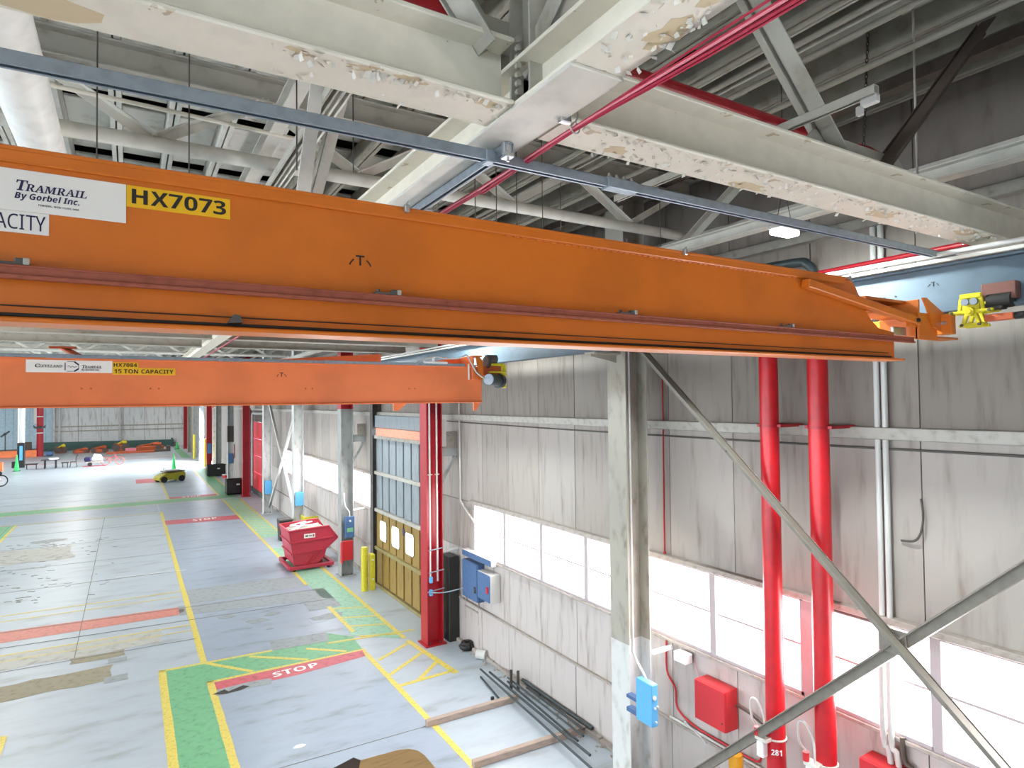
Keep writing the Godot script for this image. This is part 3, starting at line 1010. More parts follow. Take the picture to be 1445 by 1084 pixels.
	for z in [-6.4, -3.3]:
		st = mb()
		torus(st, Vector3(-0.525, 6.8, z), Vector3.BACK, 0.136, 0.004, 24, 6)
		obj("seam_ring", st, M.steel_white, pp)
	st = mb()
	bar(st, Vector3(-0.6, 6.9, -3.2), Vector3(0.6, 7.5, -3.4), 0.11, 0.02, Vector3.BACK, 0.003)
	o2 = obj("knee_brace", st, M.steel_grey, null)
	tag(o2, "flat grey brace slanting up beside the white round duct", "brace")
	# roof-level rail and truss web pieces along the right wall
	st = mb()
	ibeam(st, Vector3(4.9, 6.52, 4), Vector3(4.9, 6.52, -60), 0.10, 0.13, 0.01, 0.01)
	o2 = obj("tie_beam", st, M.steel_clean, null)
	tag(o2, "pale tie beam running along the hall above the blue runway", "beam")
	st = mb()
	angle(st, Vector3(5.5, 6.6, -5.45), Vector3(5.5, 7.5, -3.95), 0.09, 0.01, Vector3.LEFT)
	o2 = obj("wall_brace", st, M.steel_grey, null)
	tag(o2, "pale brace slanting up the wall right of the roof level column", "brace")
	for z in [-9.2, -12.2]:
		st = mb()
		angle(st, Vector3(5.0, 6.2, z), Vector3(4.0, 7.3, z), 0.09, 0.01, Vector3.BACK)
		o2 = obj("knee_brace", st, M.steel_grey, null)
		tag(o2, "grey knee brace from runway to roof, %s behind the near crane" % ("nearer one" if z > -10 else "further one"), "brace")

# ---------------------------------------------------------------- steel beams and bracing
func flakes(parent: Node3D, a: Vector3, b: Vector3, wide: Vector3, count: int, seed_v: int, edge := 0.0) -> void:
	# curled flakes of paint hanging from an underside
	var r := RandomNumberGenerator.new()
	r.seed = seed_v
	var st := mb()
	for i in count:
		var t := r.randf()
		var s := r.randf_range(-0.5, 0.5)
		if r.randf() < edge:
			s = 0.5 - r.randf() * 0.25
		var c := a.lerp(b, t) + wide * s
		var l := r.randf_range(0.006, 0.026)
		var turn := Basis(Vector3.UP, r.randf() * TAU) * Basis(Vector3.RIGHT, r.randf_range(0.15, 1.1))
		var p := [Vector3.ZERO, Vector3(l * 0.8, 0, l * 0.2), Vector3(l, -0.002, l * 0.9), Vector3(l * 0.2, -0.001, l)]
		var q := []
		for e in p:
			q.append(c + turn * e - Vector3(0, 0.001, 0))
		var n: Vector3 = (q[2] - q[0]).cross(q[1] - q[0]).normalized()
		quad(st, q[0], q[1], q[2], q[3], n)
		quad(st, q[0] + n * -0.0012, q[1] + n * -0.0012, q[2] + n * -0.0012, q[3] + n * -0.0012, -n)
	obj("paint_flakes", st, M.flake, parent).set_meta("kind", "stuff")

func bare(parent: Node3D, c: Vector3, rx: float, rz: float, y: float, sd: int) -> void:
	var r := RandomNumberGenerator.new()
	r.seed = sd
	var p := PackedVector2Array()
	for k in 15:
		var a := TAU * k / 15
		var s := r.randf_range(0.6, 1.1)
		p.append(Vector2(c.x + cos(a) * rx * s, c.z + sin(a) * rz * s))
	var st := mb()
	prism(st, p, Vector3(0, y, 0), Vector3.RIGHT, Vector3.BACK, Vector3.DOWN, 0.0012)
	obj("bare_patch", st, M.bare_tan, parent)

func build_beams() -> void:
	var y := 6.05
	# truss over the near crane: bottom chord left and right of the long beam
	var t := thing("main_truss", "heavy peeling white truss crossing overhead in front of everything", "truss", Vector3(1.27, y, -2.0))
	var st := mb()
	for s in [[-8.0, 1.17], [1.40, 5.9]]:
		st = mb()
		var a := Vector3(s[0], y, -1.995)
		var b := Vector3(s[1], y, -1.995)
		bar(st, a, b, 0.215, 0.018, Vector3.UP, 0.006, Vector2(0, 0.009))
		bar(st, a, b, 0.016, 0.21, Vector3.UP, 0.0, Vector2(0, 0.12))
		bar(st, a, b, 0.215, 0.018, Vector3.UP, 0.004, Vector2(0, 0.233))
		obj("bottom_chord", st, M.steel_white, t)
	flakes(t, Vector3(0.35, y, -1.995), Vector3(1.15, y, -1.995), Vector3(0, 0, 0.2), 90, 5, 0.7)
	flakes(t, Vector3(1.45, y, -1.995), Vector3(4.9, y, -1.995), Vector3(0, 0, 0.2), 300, 6, 0.35)
	for q in [[0.62, -1.92, 0.05, 0.02, 1], [0.78, -1.91, 0.07, 0.025, 2], [1.08, -1.93, 0.05, 0.03, 3], [0.42, -1.915, 0.03, 0.015, 8], [2.62, -2.05, 0.14, 0.045, 4], [1.75, -2.03, 0.06, 0.04, 5], [3.7, -2.0, 0.12, 0.05, 6], [4.6, -1.95, 0.12, 0.06, 7], [-0.25, -2.0, 0.18, 0.10, 9]]:
		bare(t, Vector3(q[0], 0, q[1]), q[2], q[3], y, q[4])
	# top chord and web members
	st = mb()
	ibeam(st, Vector3(1.27, y, -1.995), Vector3(1.27, 7.54, -1.995), 0.14, 0.12, 0.012, 0.01, Vector3.BACK)
	obj("web_post", st, M.steel_grey, t)
	for w in [[1.42, 6.28, 2.38, 7.53, 0.12, "g"], [1.12, 6.28, 0.13, 7.53, 0.12, "g"], [3.27, 6.32, 2.0, 7.53, 0.09, "g"], [3.72, 6.32, 5.03, 7.53, 0.09, "d"], [-1.5, 6.28, -0.5, 7.53, 0.1, "g"], [1.36, 6.35, 1.86, 7.53, 0.05, "w"]]:
		st = mb()
		var a := Vector3(w[0], w[1], -1.995)
		var b := Vector3(w[2], w[3], -1.995)
		for s in [-1.0, 1.0]:
			angle(st, a + Vector3(0, 0, s * 0.014), b + Vector3(0, 0, s * 0.014), w[4], 0.009, Vector3(0, 0, s), 1.0)
		obj("web_diagonal", st, {"g": M.steel_grey, "d": M.brace_brown, "w": M.steel_clean}[w[5]], t)
	for gx in [[3.49, 0.55], [1.27, 0.35]]:
		st = mb()
		prism(st, PackedVector2Array([Vector2(-gx[1], 0.24), Vector2(gx[1], 0.24), Vector2(gx[1] * 0.75, 0.36), Vector2(-gx[1] * 0.75, 0.36)]), Vector3(gx[0], y, -2.0), Vector3.RIGHT, Vector3.UP, Vector3.BACK, 0.012)
		obj("gusset_plate", st, M.steel_grey, t)
	for i in 7:
		st = mb()
		cyl(st, Vector3(1.185, y + 0.05 + i * 0.032, -1.90), Vector3(1.185, y + 0.05 + i * 0.032, -1.885), 0.011, 8)
		obj("rivet", st, M.steel_grey, t)
	for q in [[-11.4, "nearer"], [-13.1, "further"]]:
		for xs in [[-12.0, 1.16, "left"], [1.39, 5.2, "right"]]:
			st = mb()
			ibeam(st, Vector3(xs[0], y, q[0]), Vector3(xs[1], y, q[0]), 0.30, 0.2)
			var cb := obj("cross_beam", st, M.steel_grey, null)
			tag(cb, "heavy pale beam seen between the two orange cranes, %s row, %s of the long beam" % [q[1], xs[2]], "beam", "beams between the cranes")
	# long beam running down the hall with a cover plate
	var z := thing("long_beam", "wide white beam running down the hall with a smooth cover plate underneath", "beam", Vector3(1.27, y, -3))
	st = mb()
	ibeam(st, Vector3(1.272, y, 8), Vector3(1.272, y, -80), 0.17, 0.205, 0.016, 0.014)
	obj("beam_body", st, M.steel_white, z)
	for w in [[1.24, -1.95, 0.0, 0.10, "g"], [1.305, -1.70, 0.25, 0.045, "w"], [1.27, -6.0, -4.1, 0.09, "g"], [1.27, -6.2, -8.1, 0.09, "g"]]:
		st = mb()
		angle(st, Vector3(w[0], 6.21, w[1]), Vector3(w[0], 7.53, w[2]), w[3], 0.01, Vector3.RIGHT)
		obj("web_diagonal", st, M.steel_grey if w[4] == "g" else M.duct, z)
	st = mb()
	bx(st, 1.165, 1.378, y - 0.014, y, -3.6, -1.55, 0.003)
	obj("cover_plate", st, M.steel_clean, z)
	flakes(z, Vector3(1.272, y, -0.4), Vector3(1.272, y, -1.52), Vector3(0.2, 0, 0), 150, 12, 0.3)
	for q in [[1.32, -1.3, 0.05, 0.10, 21], [1.30, -1.05, 0.06, 0.12, 22], [1.25, -0.8, 0.05, 0.1, 23]]:
		bare(z, Vector3(q[0], 0, q[1]), q[2], q[3], y, q[4])
	# grey track across the hall
	var g0 := thing("cross_track", "grey galvanised channel track crossing the picture under the beams", "track", Vector3(1.3, 5.95, -2.23))
	st = mb()
	chan(st, Vector3(-5, 5.935, -2.32), Vector3(1.26, 5.975, -2.235), 0.04, 0.042, 0.003)
	obj("track_rail", st, M.galv, g0)
	st = mb()
	chan(st, Vector3(1.262, 5.972, -2.235), Vector3(5.72, 5.972, -2.235), 0.04, 0.042, 0.003)
	obj("track_rail", st, M.galv, g0)
	for x in [1.25, 1.95]:
		st = mb()
		bx(st, x - 0.09 if x > 1.5 else x - 0.02, x + 0.09 if x > 1.5 else x + 0.02, 5.966, 6.018, -2.262, -2.208, 0.004)
		obj("splice_sleeve", st, M.galv, g0)
	for i in 4:
		st = mb()
		var x := 1.88 + i * 0.045
		cyl(st, Vector3(x, 6.018, -2.225), Vector3(x, 6.036, -2.225), 0.007, 6)
		cyl(st, Vector3(x, 6.018, -2.225), Vector3(x, 6.024, -2.225), 0.013, 6)
		obj("bolt", st, M.steel, g0)
	# short strut clamped under the long beam
	var s0 := thing("clamp_strut", "dark slotted strut clamped lengthwise beneath the long white beam", "strut", Vector3(1.30, 6.02, -2.8))
	st = mb()
	chan(st, Vector3(1.298, 5.995, -2.14), Vector3(1.298, 5.995, -3.45), 0.036, 0.036, 0.003)
	obj("strut_rail", st, M.galv, s0)
	for zz in [-2.16, -3.2]:
		st = mb()
		bx(st, 1.275, 1.325, 5.985, 6.035, zz - 0.012, zz + 0.012, 0.004)
		bx(st, 1.28, 1.32, 5.975, 5.988, zz - 0.03, zz + 0.02, 0.003)
		cyl(st, Vector3(1.30, 5.96, zz), Vector3(1.30, 5.99, zz), 0.006, 6)
		obj("clamp", st, M.steel, s0)
	# red cable bundle with its hanger
	var rc := thing("red_cable_bundle", "bundle of thin red cables strung diagonally beneath the white beams", "cable", Vector3(1.54, 6.1, -2.0))
	for i in 9:
		var a := TAU * i / 9.0
		var ox := cos(a) * 0.009 + rng.randf_range(-0.003, 0.003)
		var oy := sin(a) * 0.009
		var lift := 0.02 if i == 2 else 0.0
		st = mb()
		tube(st, curve([Vector3(1.42 + ox, 6.015 + oy, 2.8), Vector3(1.42 + ox * 1.6, 6.0 + oy + lift, 0.2), Vector3(1.43 + ox * 1.8, 6.005 + oy * 1.4 + lift * 1.3, -1.1), Vector3(1.42 + ox * 0.7, 6.012 + oy * 0.7, -1.87), Vector3(1.43 + ox * 1.8, 6.0 + oy * 1.5, -2.6), Vector3(1.44 + ox, 6.015 + oy, -3.14), Vector3(1.44 + ox, 6.03 + oy, -9.0), Vector3(1.44 + ox, 6.03 + oy, -40.0)], 6), 0.004, 6)
		obj("cable", st, M.red_cable if i != 5 else M.pink, rc)
	for zz in [-1.87, -3.12]:
		var hk := thing("cable_hanger", "small bright ring hanger holding the red cables, " + ("near the beam joint" if zz > -3.0 else "just above the crane girder"), "hanger", Vector3(1.45, 6.05, zz))
		st = mb()
		torus(st, Vector3(1.42, 6.012, zz), Vector3.BACK, 0.02, 0.003, 16, 6)
		obj("ring", st, M.steel, hk)
		st = mb()
		tube(st, curve([Vector3(1.42, 6.032, zz), Vector3(1.425, 6.06, zz + 0.01), Vector3(1.41, 6.085, zz + 0.01), Vector3(1.385, 6.075, zz + 0.01)], 4), 0.004, 6)
		obj("hook", st, M.steel, hk)
		st = mb()
		bx(st, 1.345, 1.395, 6.02, 6.075, zz - 0.012, zz + 0.014, 0.004)
		obj("beam_clamp", st, M.steel, hk)
	# red sprinkler main above the truss chord
	var rp := thing("sprinkler_main", "dark red sprinkler main running just above the peeling truss chord", "pipe", Vector3(2.5, 6.5, -2.2))
	st = mb()
	tube(st, [Vector3(-6, 6.50, -2.16), Vector3(3.78, 6.50, -2.16)], 0.026, 12)
	obj("pipe_run", st, M.red, rp)
	st = mb()
	tube(st, curve([Vector3(3.78, 6.50, -2.16), Vector3(4.0, 6.52, -2.18), Vector3(4.6, 6.42, -2.24), Vector3(5.7, 6.24, -2.34)], 6), 0.026, 12)
	obj("pipe_bend", st, M.red, rp)
	st = mb()
	torus(st, Vector3(3.78, 6.50, -2.16), Vector3.RIGHT, 0.028, 0.007, 14, 6)
	obj("coupling", st, M.red, rp)
	st = mb()
	cyl(st, Vector3(5.85, 6.28, 2), Vector3(5.85, 6.22, -5.0), 0.022, 10)
	var o := obj("red_branch_pipe", st, M.red, null)
	tag(o, "thin red pipe along the upper wall above the blue runway", "pipe")
	# strut resting across the truss chord, upper right
	var us := thing("loose_strut", "short grey strut end sticking out over the truss chord at upper right", "strut", Vector3(2.93, 6.45, -1.9))
	st = mb()
	chan(st, Vector3(2.93, 6.39, -1.58), Vector3(2.93, 6.39, -3.4), 0.04, 0.042, 0.003)
	obj("strut_rail", st, M.steel_grey, us)
	st = mb()
	bx(st, 2.93, 2.97, 6.36, 6.40, -1.66, -1.585, 0.004)
	bx(st, 2.935, 2.96, 6.325, 6.37, -1.685, -1.655, 0.004)
	obj("clamp", st, M.conduit, us)
	# blue-grey crane runway
	var rw := thing("crane_runway", "pale blue-grey runway beam along the right wall carrying both cranes", "beam", Vector3(4.9, 5.58, -5))
	st = mb()
	ibeam(st, Vector3(4.9, 5.58, 6), Vector3(4.9, 5.58, -84), 0.34, 0.13, 0.018, 0.012)
	obj("runway_body", st, M.runway, rw)
	st = mb()
	bx(st, 4.80, 5.0, 5.925, 5.95, -84, 6, 0.003)
	obj("cap_plate", st, M.steel_clean, rw)
	st = mb()
	cyl(st, Vector3(4.83, 5.985, 6), Vector3(4.83, 5.985, -84), 0.018, 8)
	obj("top_conduit", st, M.conduit, rw)
	t_mark(rw, Vector3(4.892, 5.79, -2.28), Vector3.BACK, Vector3.UP, Vector3.LEFT, 0.055)
	for zz in [-2.62, -2.54]:
		st = mb()
		cyl(st, Vector3(4.894, 5.745, zz), Vector3(4.886, 5.745, zz), 0.006, 8)
		obj("bolt_hole", st, M.black, rw)
	st = mb()
	bx(st, 4.80, 4.885, 5.62, 5.73, -1.95, -1.76, 0.004)
	obj("stop_block", st, M.brick, rw)
	# X bracing between columns
	var b1 := thing("cross_brace", "tall taupe angle brace falling from the pale column towards lower right", "brace", Vector3(5.36, 3, -2.9))
	st = mb()
	for s in [-1.0, 1.0]:
		angle(st, Vector3(5.36 + s * 0.012, 5.62, -5.8), Vector3(5.36 + s * 0.012, 0.35, 0.1), 0.085, 0.01, Vector3(s, 0, 0))
	obj("angle_bar", st, M.brace, b1)
	for q in [[4.45, -4.48]]:
		st = mb()
		cyl(st, Vector3(5.30, q[0], q[1]), Vector3(5.40, q[0], q[1]), 0.014, 6)
		obj("bolt", st, M.steel_dark, b1)
	var b2 := thing("cross_brace", "taupe angle brace rising to the right across the bright windows", "brace", Vector3(5.42, 3, -2.9))
	st = mb()
	for s in [-1.0, 1.0]:
		angle(st, Vector3(5.44 + s * 0.012, 0.1, -5.86), Vector3(5.44 + s * 0.012, 5.75, 0.1), 0.085, 0.01, Vector3(s, 0, 0))
	obj("angle_bar", st, M.brace, b2)
	st = mb()
	box(st, Vector3(5.40, 2.98, -2.9), Vector3(0.014, 0.2, 0.22), 0.004)
	obj("gusset_plate", st, M.brace, b2)
	for q in [[-24.4, -30.5, "from the grey column down to the pale one, far bay"], [-30.5, -24.4, "from the pale column down to the grey one, far bay"]]:
		var b := thing("cross_brace", "pale angle brace " + q[2], "brace", Vector3(5.4, 3, -27.4))
		st = mb()
		angle(st, Vector3(5.38 if q[0] < -25 else 5.46, 5.3, q[0]), Vector3(5.38 if q[0] < -25 else 5.46, 0.3, q[1]), 0.13, 0.012, Vector3.RIGHT)
		obj("angle_bar", st, M.column_pale, b)

func t_mark(parent: Node3D, c: Vector3, u: Vector3, v: Vector3, w: Vector3, s: float) -> void:
	# bracketed letter T painted on steel
	for q in [[rect2(-0.26, 0.3, 0.26, 0.4)], [rect2(-0.05, -0.2, 0.05, 0.3)]]:
		var st := mb()
		prism(st, q[0], c, u * s, v * s, w, 0.001)
		obj("painted_mark", st, M.ink, parent)
	for sg in [-1.0, 1.0]:
		var p := PackedVector2Array()
		for k in 5:
			var a := deg_to_rad(20 + k * 9)
			p.append(Vector2(sg * cos(a) * 0.72, sin(a) * 0.75 - 0.45))
		for k in 5:
			var a := deg_to_rad(56 - k * 9)
			p.append(Vector2(sg * cos(a) * 0.64, sin(a) * 0.67 - 0.45))
		var st := mb()
		prism(st, p, c, u * s, v * s, w, 0.001)
		obj("painted_mark", st, M.ink, parent)

# ---------------------------------------------------------------- columns
func build_columns() -> void:
	var list := [
		[-6.1, "pale steel column with a blue control box on it", [[0.0, 2.0, "column_pale"], [2.0, 7.7, "column"]]],
		[-12.2, "red steel column beside the yellow sectional door", [[0.0, 7.7, "red"]]],
		[-18.3, "grey steel column behind the red hopper, red near its top", [[0.0, 4.8, "column_grey"], [4.8, 7.7, "red"]]],
		[-24.4, "pale steel column at the foot of the far cross brace, nearer the camera", [[0.0, 7.7, "column_pale"]]],
		[-30.5, "pale steel column beside the red sheet door", [[0.0, 7.7, "column_pale"]]],
		[-36.6, "red steel column behind the big black bin", [[0.0, 7.7, "red"]]],
		[-42.7, "grey steel column with a dark band between the black bins", [[0.0, 2.6, "column_pale"], [2.6, 3.6, "steel_dark"], [3.6, 7.7, "column_grey"]]],
		[-48.8, "grey steel column behind the further black bin", [[0.0, 7.7, "column_grey"]]],
		[-54.9, "red steel column at the near side of the open truck door", [[0.0, 7.7, "red"]]],
		[-61.0, "grey steel column at the far side of the open truck door", [[0.0, 7.7, "column_grey"]]],
		[-67.1, "grey steel column, second beyond the open truck door", [[0.0, 7.7, "column_grey"]]],
		[-73.2, "grey steel column, third beyond the open truck door", [[0.0, 7.7, "column"]]],
		[-79.3, "red steel column in the far right corner of the hall", [[0.0, 7.7, "red"]]]]
	for c in list:
		var z: float = c[0]
		var t := thing("steel_column", c[1], "column", Vector3(5.4, 0, z), "columns along the right wall")
		for s in c[2]:
			var st := mb()
			for f in [5.225, 5.565]:
				bx(st, f - 0.01, f + 0.01, s[0], s[1], z - 0.17, z + 0.17, 0.004)
			bx(st, 5.235, 5.555, s[0], s[1], z - 0.008, z + 0.008)
			obj("shaft", st, M[s[2]], t)
		var st2 := mb()
		bx(st2, 5.16, 5.63, 0.0, 0.025, z - 0.22, z + 0.22, 0.005)
		obj("base_plate", st2, M[c[2][0][2]], t)
		if z > -31:
			for sx in [-1, 1]:
				st2 = mb()
				cyl(st2, Vector3(5.4 + sx * 0.12, 0.025, z + 0.12), Vector3(5.4 + sx * 0.12, 0.07, z + 0.12), 0.014, 6)
				obj("anchor_bolt", st2, M.steel_dark, t)
		# bracket up to the runway
		st2 = mb()
		prism(st2, PackedVector2Array([Vector2(0, 0), Vector2(-0.4, 0), Vector2(-0.4, -0.03), Vector2(0, -0.10)]), Vector3(5.215, 5.56, z - 0.01), Vector3.RIGHT, Vector3.UP, Vector3.BACK, 0.02)
		bx(st2, 4.8, 5.22, 5.555, 5.578, z - 0.1, z + 0.1, 0.003)
		obj("runway_bracket", st2, M[c[2][-1][2]], t)
	# conduits down the columns
	for q in [[5.30, -5.96, 0.016, "pale column by the windows", 7.0, 1.9], [5.29, -12.04, 0.02, "red column by the yellow door, left one", 7.0, 1.3], [5.45, -12.04, 0.02, "red column by the yellow door, right one", 7.0, 1.3]]:
		var st := mb()
		cyl(st, Vector3(q[0], q[4], q[1]), Vector3(q[0], q[5], q[1]), q[2], 8)
		if q[1] > -10:
			tube(st, curve([Vector3(q[0], q[5], q[1]), Vector3(5.29, 1.8, -5.86), Vector3(5.22, 1.72, -5.66), Vector3(5.19, 1.62, -5.58)], 5), q[2] * 0.9, 8)
		else:
			bx(st, q[0] - 0.05, q[0] + 0.05, 3.48, 3.5, q[1], q[1] + 0.024, 0.002)
		var o := obj("column_conduit", st, M.conduit, null)
		tag(o, "pale conduit running down the " + q[3], "conduit", "column conduits")
	# wall brackets carrying a duct ledge at two columns
	for z in [-12.2, -18.3]:
		var t := thing("wall_bracket", "grey steel bracket with diagonal strut between wall and " + ("red column" if z > -15 else "grey column behind the hopper"), "bracket", Vector3(5.8, 3.4, z))
		var st := mb()
		bx(st, 5.57, 5.98, 3.84, 4.02, z - 0.06, z + 0.06, 0.004)
		obj("bracket_arm", st, M.column_grey, t)
		st = mb()
		bar(st, Vector3(5.94, 3.84, z), Vector3(5.58, 3.2, z), 0.06, 0.06, Vector3.BACK, 0.004)
		obj("diagonal_strut", st, M.column_grey, t)
		st = mb()
		bx(st, 5.74, 5.97, 4.02, 4.36, z + 0.0, z + 0.03, 0.004)
		bx(st, 5.62, 5.97, 4.02, 4.04, z - 0.1, z + 0.1, 0.004)
		obj("back_plate", st, M.sill, t)
		st = mb()
		cyl(st, Vector3(5.56, 1.85, z + 0.05), Vector3(5.98, 1.88, z + 0.05), 0.035, 8)
		var o := obj("tie_pipe", st, M.column_pale, null)
		tag(o, "short pale tie pipe between wall and " + ("red column" if z > -15 else "grey column behind the hopper"), "pipe")
	# dark recess panel by the red column
	var st := mb()
	bx(st, 5.70, 5.935, 0.0, 1.75, -12.5, -12.02, 0.01)
	var o := obj("dark_cabinet", st, M.dark, null)
	tag(o, "tall dark cabinet against the wall behind the red column", "cabinet")

# ---------------------------------------------------------------- the two cranes
func build_cranes() -> void:
	var Z := -2.25
	var c := thing("bridge_crane", "orange crane girder nearest the camera, crossing the whole picture", "crane", Vector3(1.5, 5.24, Z))
	# web with its sloped end
	var st := mb()
	prism(st, PackedVector2Array([Vector2(-6, 5.245), Vector2(4.30, 5.245), Vector2(4.30, 5.42), Vector2(4.12, 5.44), Vector2(4.02, 5.50), Vector2(3.86, 5.70), Vector2(3.80, 5.73), Vector2(-6, 5.73)]), Vector3(0, 0, Z - 0.014), Vector3.RIGHT, Vector3.UP, Vector3.BACK, 0.014)
	obj("girder_web", st, M.crane, c)
	st = mb()
	bx(st, -6, 3.80, 5.72, 5.735, Z - 0.12, Z + 0.014, 0.003)
	bx(st, -6, 3.74, 5.688, 5.725, Z - 0.002, Z + 0.014, 0.006)
	obj("top_cap", st, M.crane, c)
	st = mb()
	for k in 60:
		box(st, Vector3(1.35 + k * 0.038, 5.686, Z + 0.004), Vector3(0.026, 0.007, 0.009), 0.002)
	obj("weld_bead", st, M.crane, c).set_meta("kind", "stuff")
	st = mb()
	bx(st, -6, 4.335, 5.232, 5.246, Z - 0.10, Z + 0.05, 0.004)
	obj("bottom_flange", st, M.crane, c)
	st = mb()
	bx(st, -6, 4.26, 5.252, 5.262, Z, Z + 0.006, 0.002)
	cyl(st, Vector3(-6, 5.282, Z + 0.006), Vector3(4.22, 5.282, Z + 0.006), 0.0022, 6)
	obj("pendant_cable", st, M.dark, c)
	# conductor rail standing off the web
	st = mb()
	bx(st, -6, 4.47, 5.352, 5.364, Z + 0.028, Z + 0.052, 0.002)
	bx(st, -6, 4.47, 5.364, 5.388, Z + 0.030, Z + 0.042, 0.002)
	bx(st, -6, 4.47, 5.385, 5.392, Z + 0.022, Z + 0.046, 0.002)
	obj("conductor_rail", st, M.rail_brown, c)
	for x in [-0.29, 0.81, 1.97, 3.14]:
		st = mb()
		bx(st, x - 0.05, x + 0.05, 5.392, 5.400, Z, Z + 0.045, 0.002)
		bx(st, x + 0.015, x + 0.045, 5.392, 5.412, Z + 0.02, Z + 0.044, 0.003)
		cyl(st, Vector3(x - 0.03, 5.40, Z + 0.02), Vector3(x - 0.03, 5.412, Z + 0.02), 0.007, 6)
		obj("rail_hanger", st, M.steel_dark, c)
		st = mb()
		bx(st, x + 0.035, x + 0.05, 5.393, 5.412, Z + 0.034, Z + 0.048, 0.002)
		obj("hanger_clip", st, M.girt, c)
	st = mb()
	prism(st, PackedVector2Array([Vector2(0.27, 5.258), Vector2(0.315, 5.262), Vector2(0.308, 5.285), Vector2(0.29, 5.288)]), Vector3(0, 0, Z), Vector3.RIGHT, Vector3.UP, Vector3.BACK, 0.045)
	obj("cable_clip", st, M.steel_dark, c)
	for x in [0.89, 2.36, 3.77]:
		st = mb()
		bx(st, x - 0.008, x + 0.012, 5.712, 5.742, Z + 0.012, Z + 0.034, 0.003)
		cyl(st, Vector3(x, 5.735, Z + 0.02), Vector3(x + 0.01, 5.755, Z + 0.024), 0.004, 6)
		obj("top_clip", st, M.steel, c)
	t_mark(c, Vector3(0.72, 5.51, Z), Vector3.RIGHT, Vector3.UP, Vector3.BACK, 0.062)
	# name plates
	st = mb()
	bx(st, -0.95, -0.01, 5.553, 5.672, Z, Z + 0.003, 0.001)
	var p := obj("name_plate", st, M.sign_white, c)
	var serif := font("Droid Serif", 0.8)
	var sans := font("Droid Sans", 0.9)
	var plain := font("Droid Sans", 0.0)
	var bold := font("Droid Sans", 1.3)
	var u := Vector3.RIGHT
	var v := Vector3.UP
	var f := Z + 0.003
	letters(p, "T", serif, Vector3(-0.281, 5.612, f), u, v, 0.026, 0.030, M.navy, 0.0008, 0.22)
	letters(p, "RAMRAIL", serif, Vector3(-0.256, 5.612, f), u, v, 0.145, 0.021, M.navy, 0.0008, 0.22)
	letters(p, "By Gorbel Inc.", sans, Vector3(-0.281, 5.583, f), u, v, 0.152, 0.024, M.navy, 0.0008, 0.22)
	letters(p, "FISHERS, NEW YORK, USA", plain, Vector3(-0.225, 5.572, f), u, v, 0.097, 0.006, M.navy, 0.0008)
	letters(p, "C", serif, Vector3(-0.90, 5.612, f), u, v, 0.026, 0.030, M.navy, 0.0008, 0.22)
	letters(p, "LEVELAND", serif, Vector3(-0.87, 5.612, f), u, v, 0.17, 0.021, M.navy, 0.0008, 0.22)
	logo(p, Vector3(-0.385, 5.612, f), 0.086, 0.05)
	st = mb()
	bx(st, -0.62, -0.20, 5.490, 5.5525, Z, Z + 0.0035, 0.001)
	p = obj("capacity_plate", st, M.sign_white, c)
	letters(p, "15 TON CAPACITY", plain, Vector3(-0.56, 5.500, Z + 0.0035), u, v, 0.352, 0.043, M.navy, 0.0008)
	st = mb()
	bx(st, -0.009, 0.283, 5.605, 5.672, Z, Z + 0.003, 0.001)
	p = obj("number_plate", st, M.sign_yellow, c)
	letters(p, "HX7073", bold, Vector3(0.005, 5.617, f), u, v, 0.265, 0.045, M.ink, 0.0008)
	# end carriage
	st = mb()
	bar(st, Vector3(3.32, 5.655, Z + 0.03), Vector3(4.50, 5.495, Z + 0.05), 0.05, 0.055, Vector3.BACK, 0.006)
	obj("end_brace", st, M.crane, c)
	st = mb()
	cyl(st, Vector3(4.45, 5.50, Z + 0.07), Vector3(4.45, 5.50, Z + 0.09), 0.014, 10)
	obj("bolt", st, M.dark, c)
	st = mb()
	bx(st, 4.02, 4.50, 5.625, 5.645, Z - 0.16, Z - 0.02, 0.003)
	bx(st, 4.02, 4.50, 5.53, 5.55, Z - 0.18, Z + 0.02, 0.003)
	bx(st, 4.02, 4.50, 5.55, 5.63, Z - 0.17, Z - 0.155, 0.003)
	obj("connection_channel", st, M.crane, c)
	st = mb()
	bx(st, 4.50, 4.515, 5.38, 5.645, Z - 0.2, Z + 0.06, 0.003)
	bx(st, 4.50, 4.76, 5.38, 5.56, Z + 0.035, Z + 0.05, 0.003)
	bx(st, 4.36, 4.50, 5.46, 5.55, Z + 0.02, Z + 0.05, 0.003)
	obj("end_plate", st, M.crane, c)
	st = mb()
	prism(st, PackedVector2Array([Vector2(4.55, 5.66), Vector2(4.60, 5.66), Vector2(4.90, 5.54), Vector2(4.90, 5.44), Vector2(4.80, 5.44), Vector2(4.68, 5.47), Vector2(4.60, 5.60)]), Vector3(0, 0, Z + 0.052), Vector3.RIGHT, Vector3.UP, Vector3.BACK, 0.014)
	obj("gusset_plate", st, M.crane, c)
	st = mb()
	cyl(st, Vector3(4.79, 5.50, Z + 0.06), Vector3(4.79, 5.50, Z + 0.10), 0.016, 8)
	cyl(st, Vector3(4.81, 5.515, Z + 0.06), Vector3(4.83, 5.52, Z + 0.085), 0.010, 6)
	obj("bolt", st, M.steel, c)
	st = mb()
	bx(st, 4.78, 4.84, 5.42, 5.56, -2.7, -2.12, 0.004)
	bx(st, 4.76, 5.08, 5.44, 5.555, Z - 0.06, Z + 0.0, 0.004)
	bx(st, 4.80, 5.10, 5.40, 5.415, Z - 0.09, Z + 0.03, 0.004)
	obj("end_truck", st, M.crane, c)
	st = mb()
	bx(st, 4.30, 4.46, 5.405, 5.46, Z - 0.02, Z, 0.003)
	obj("data_plate", st, M.steel, c)
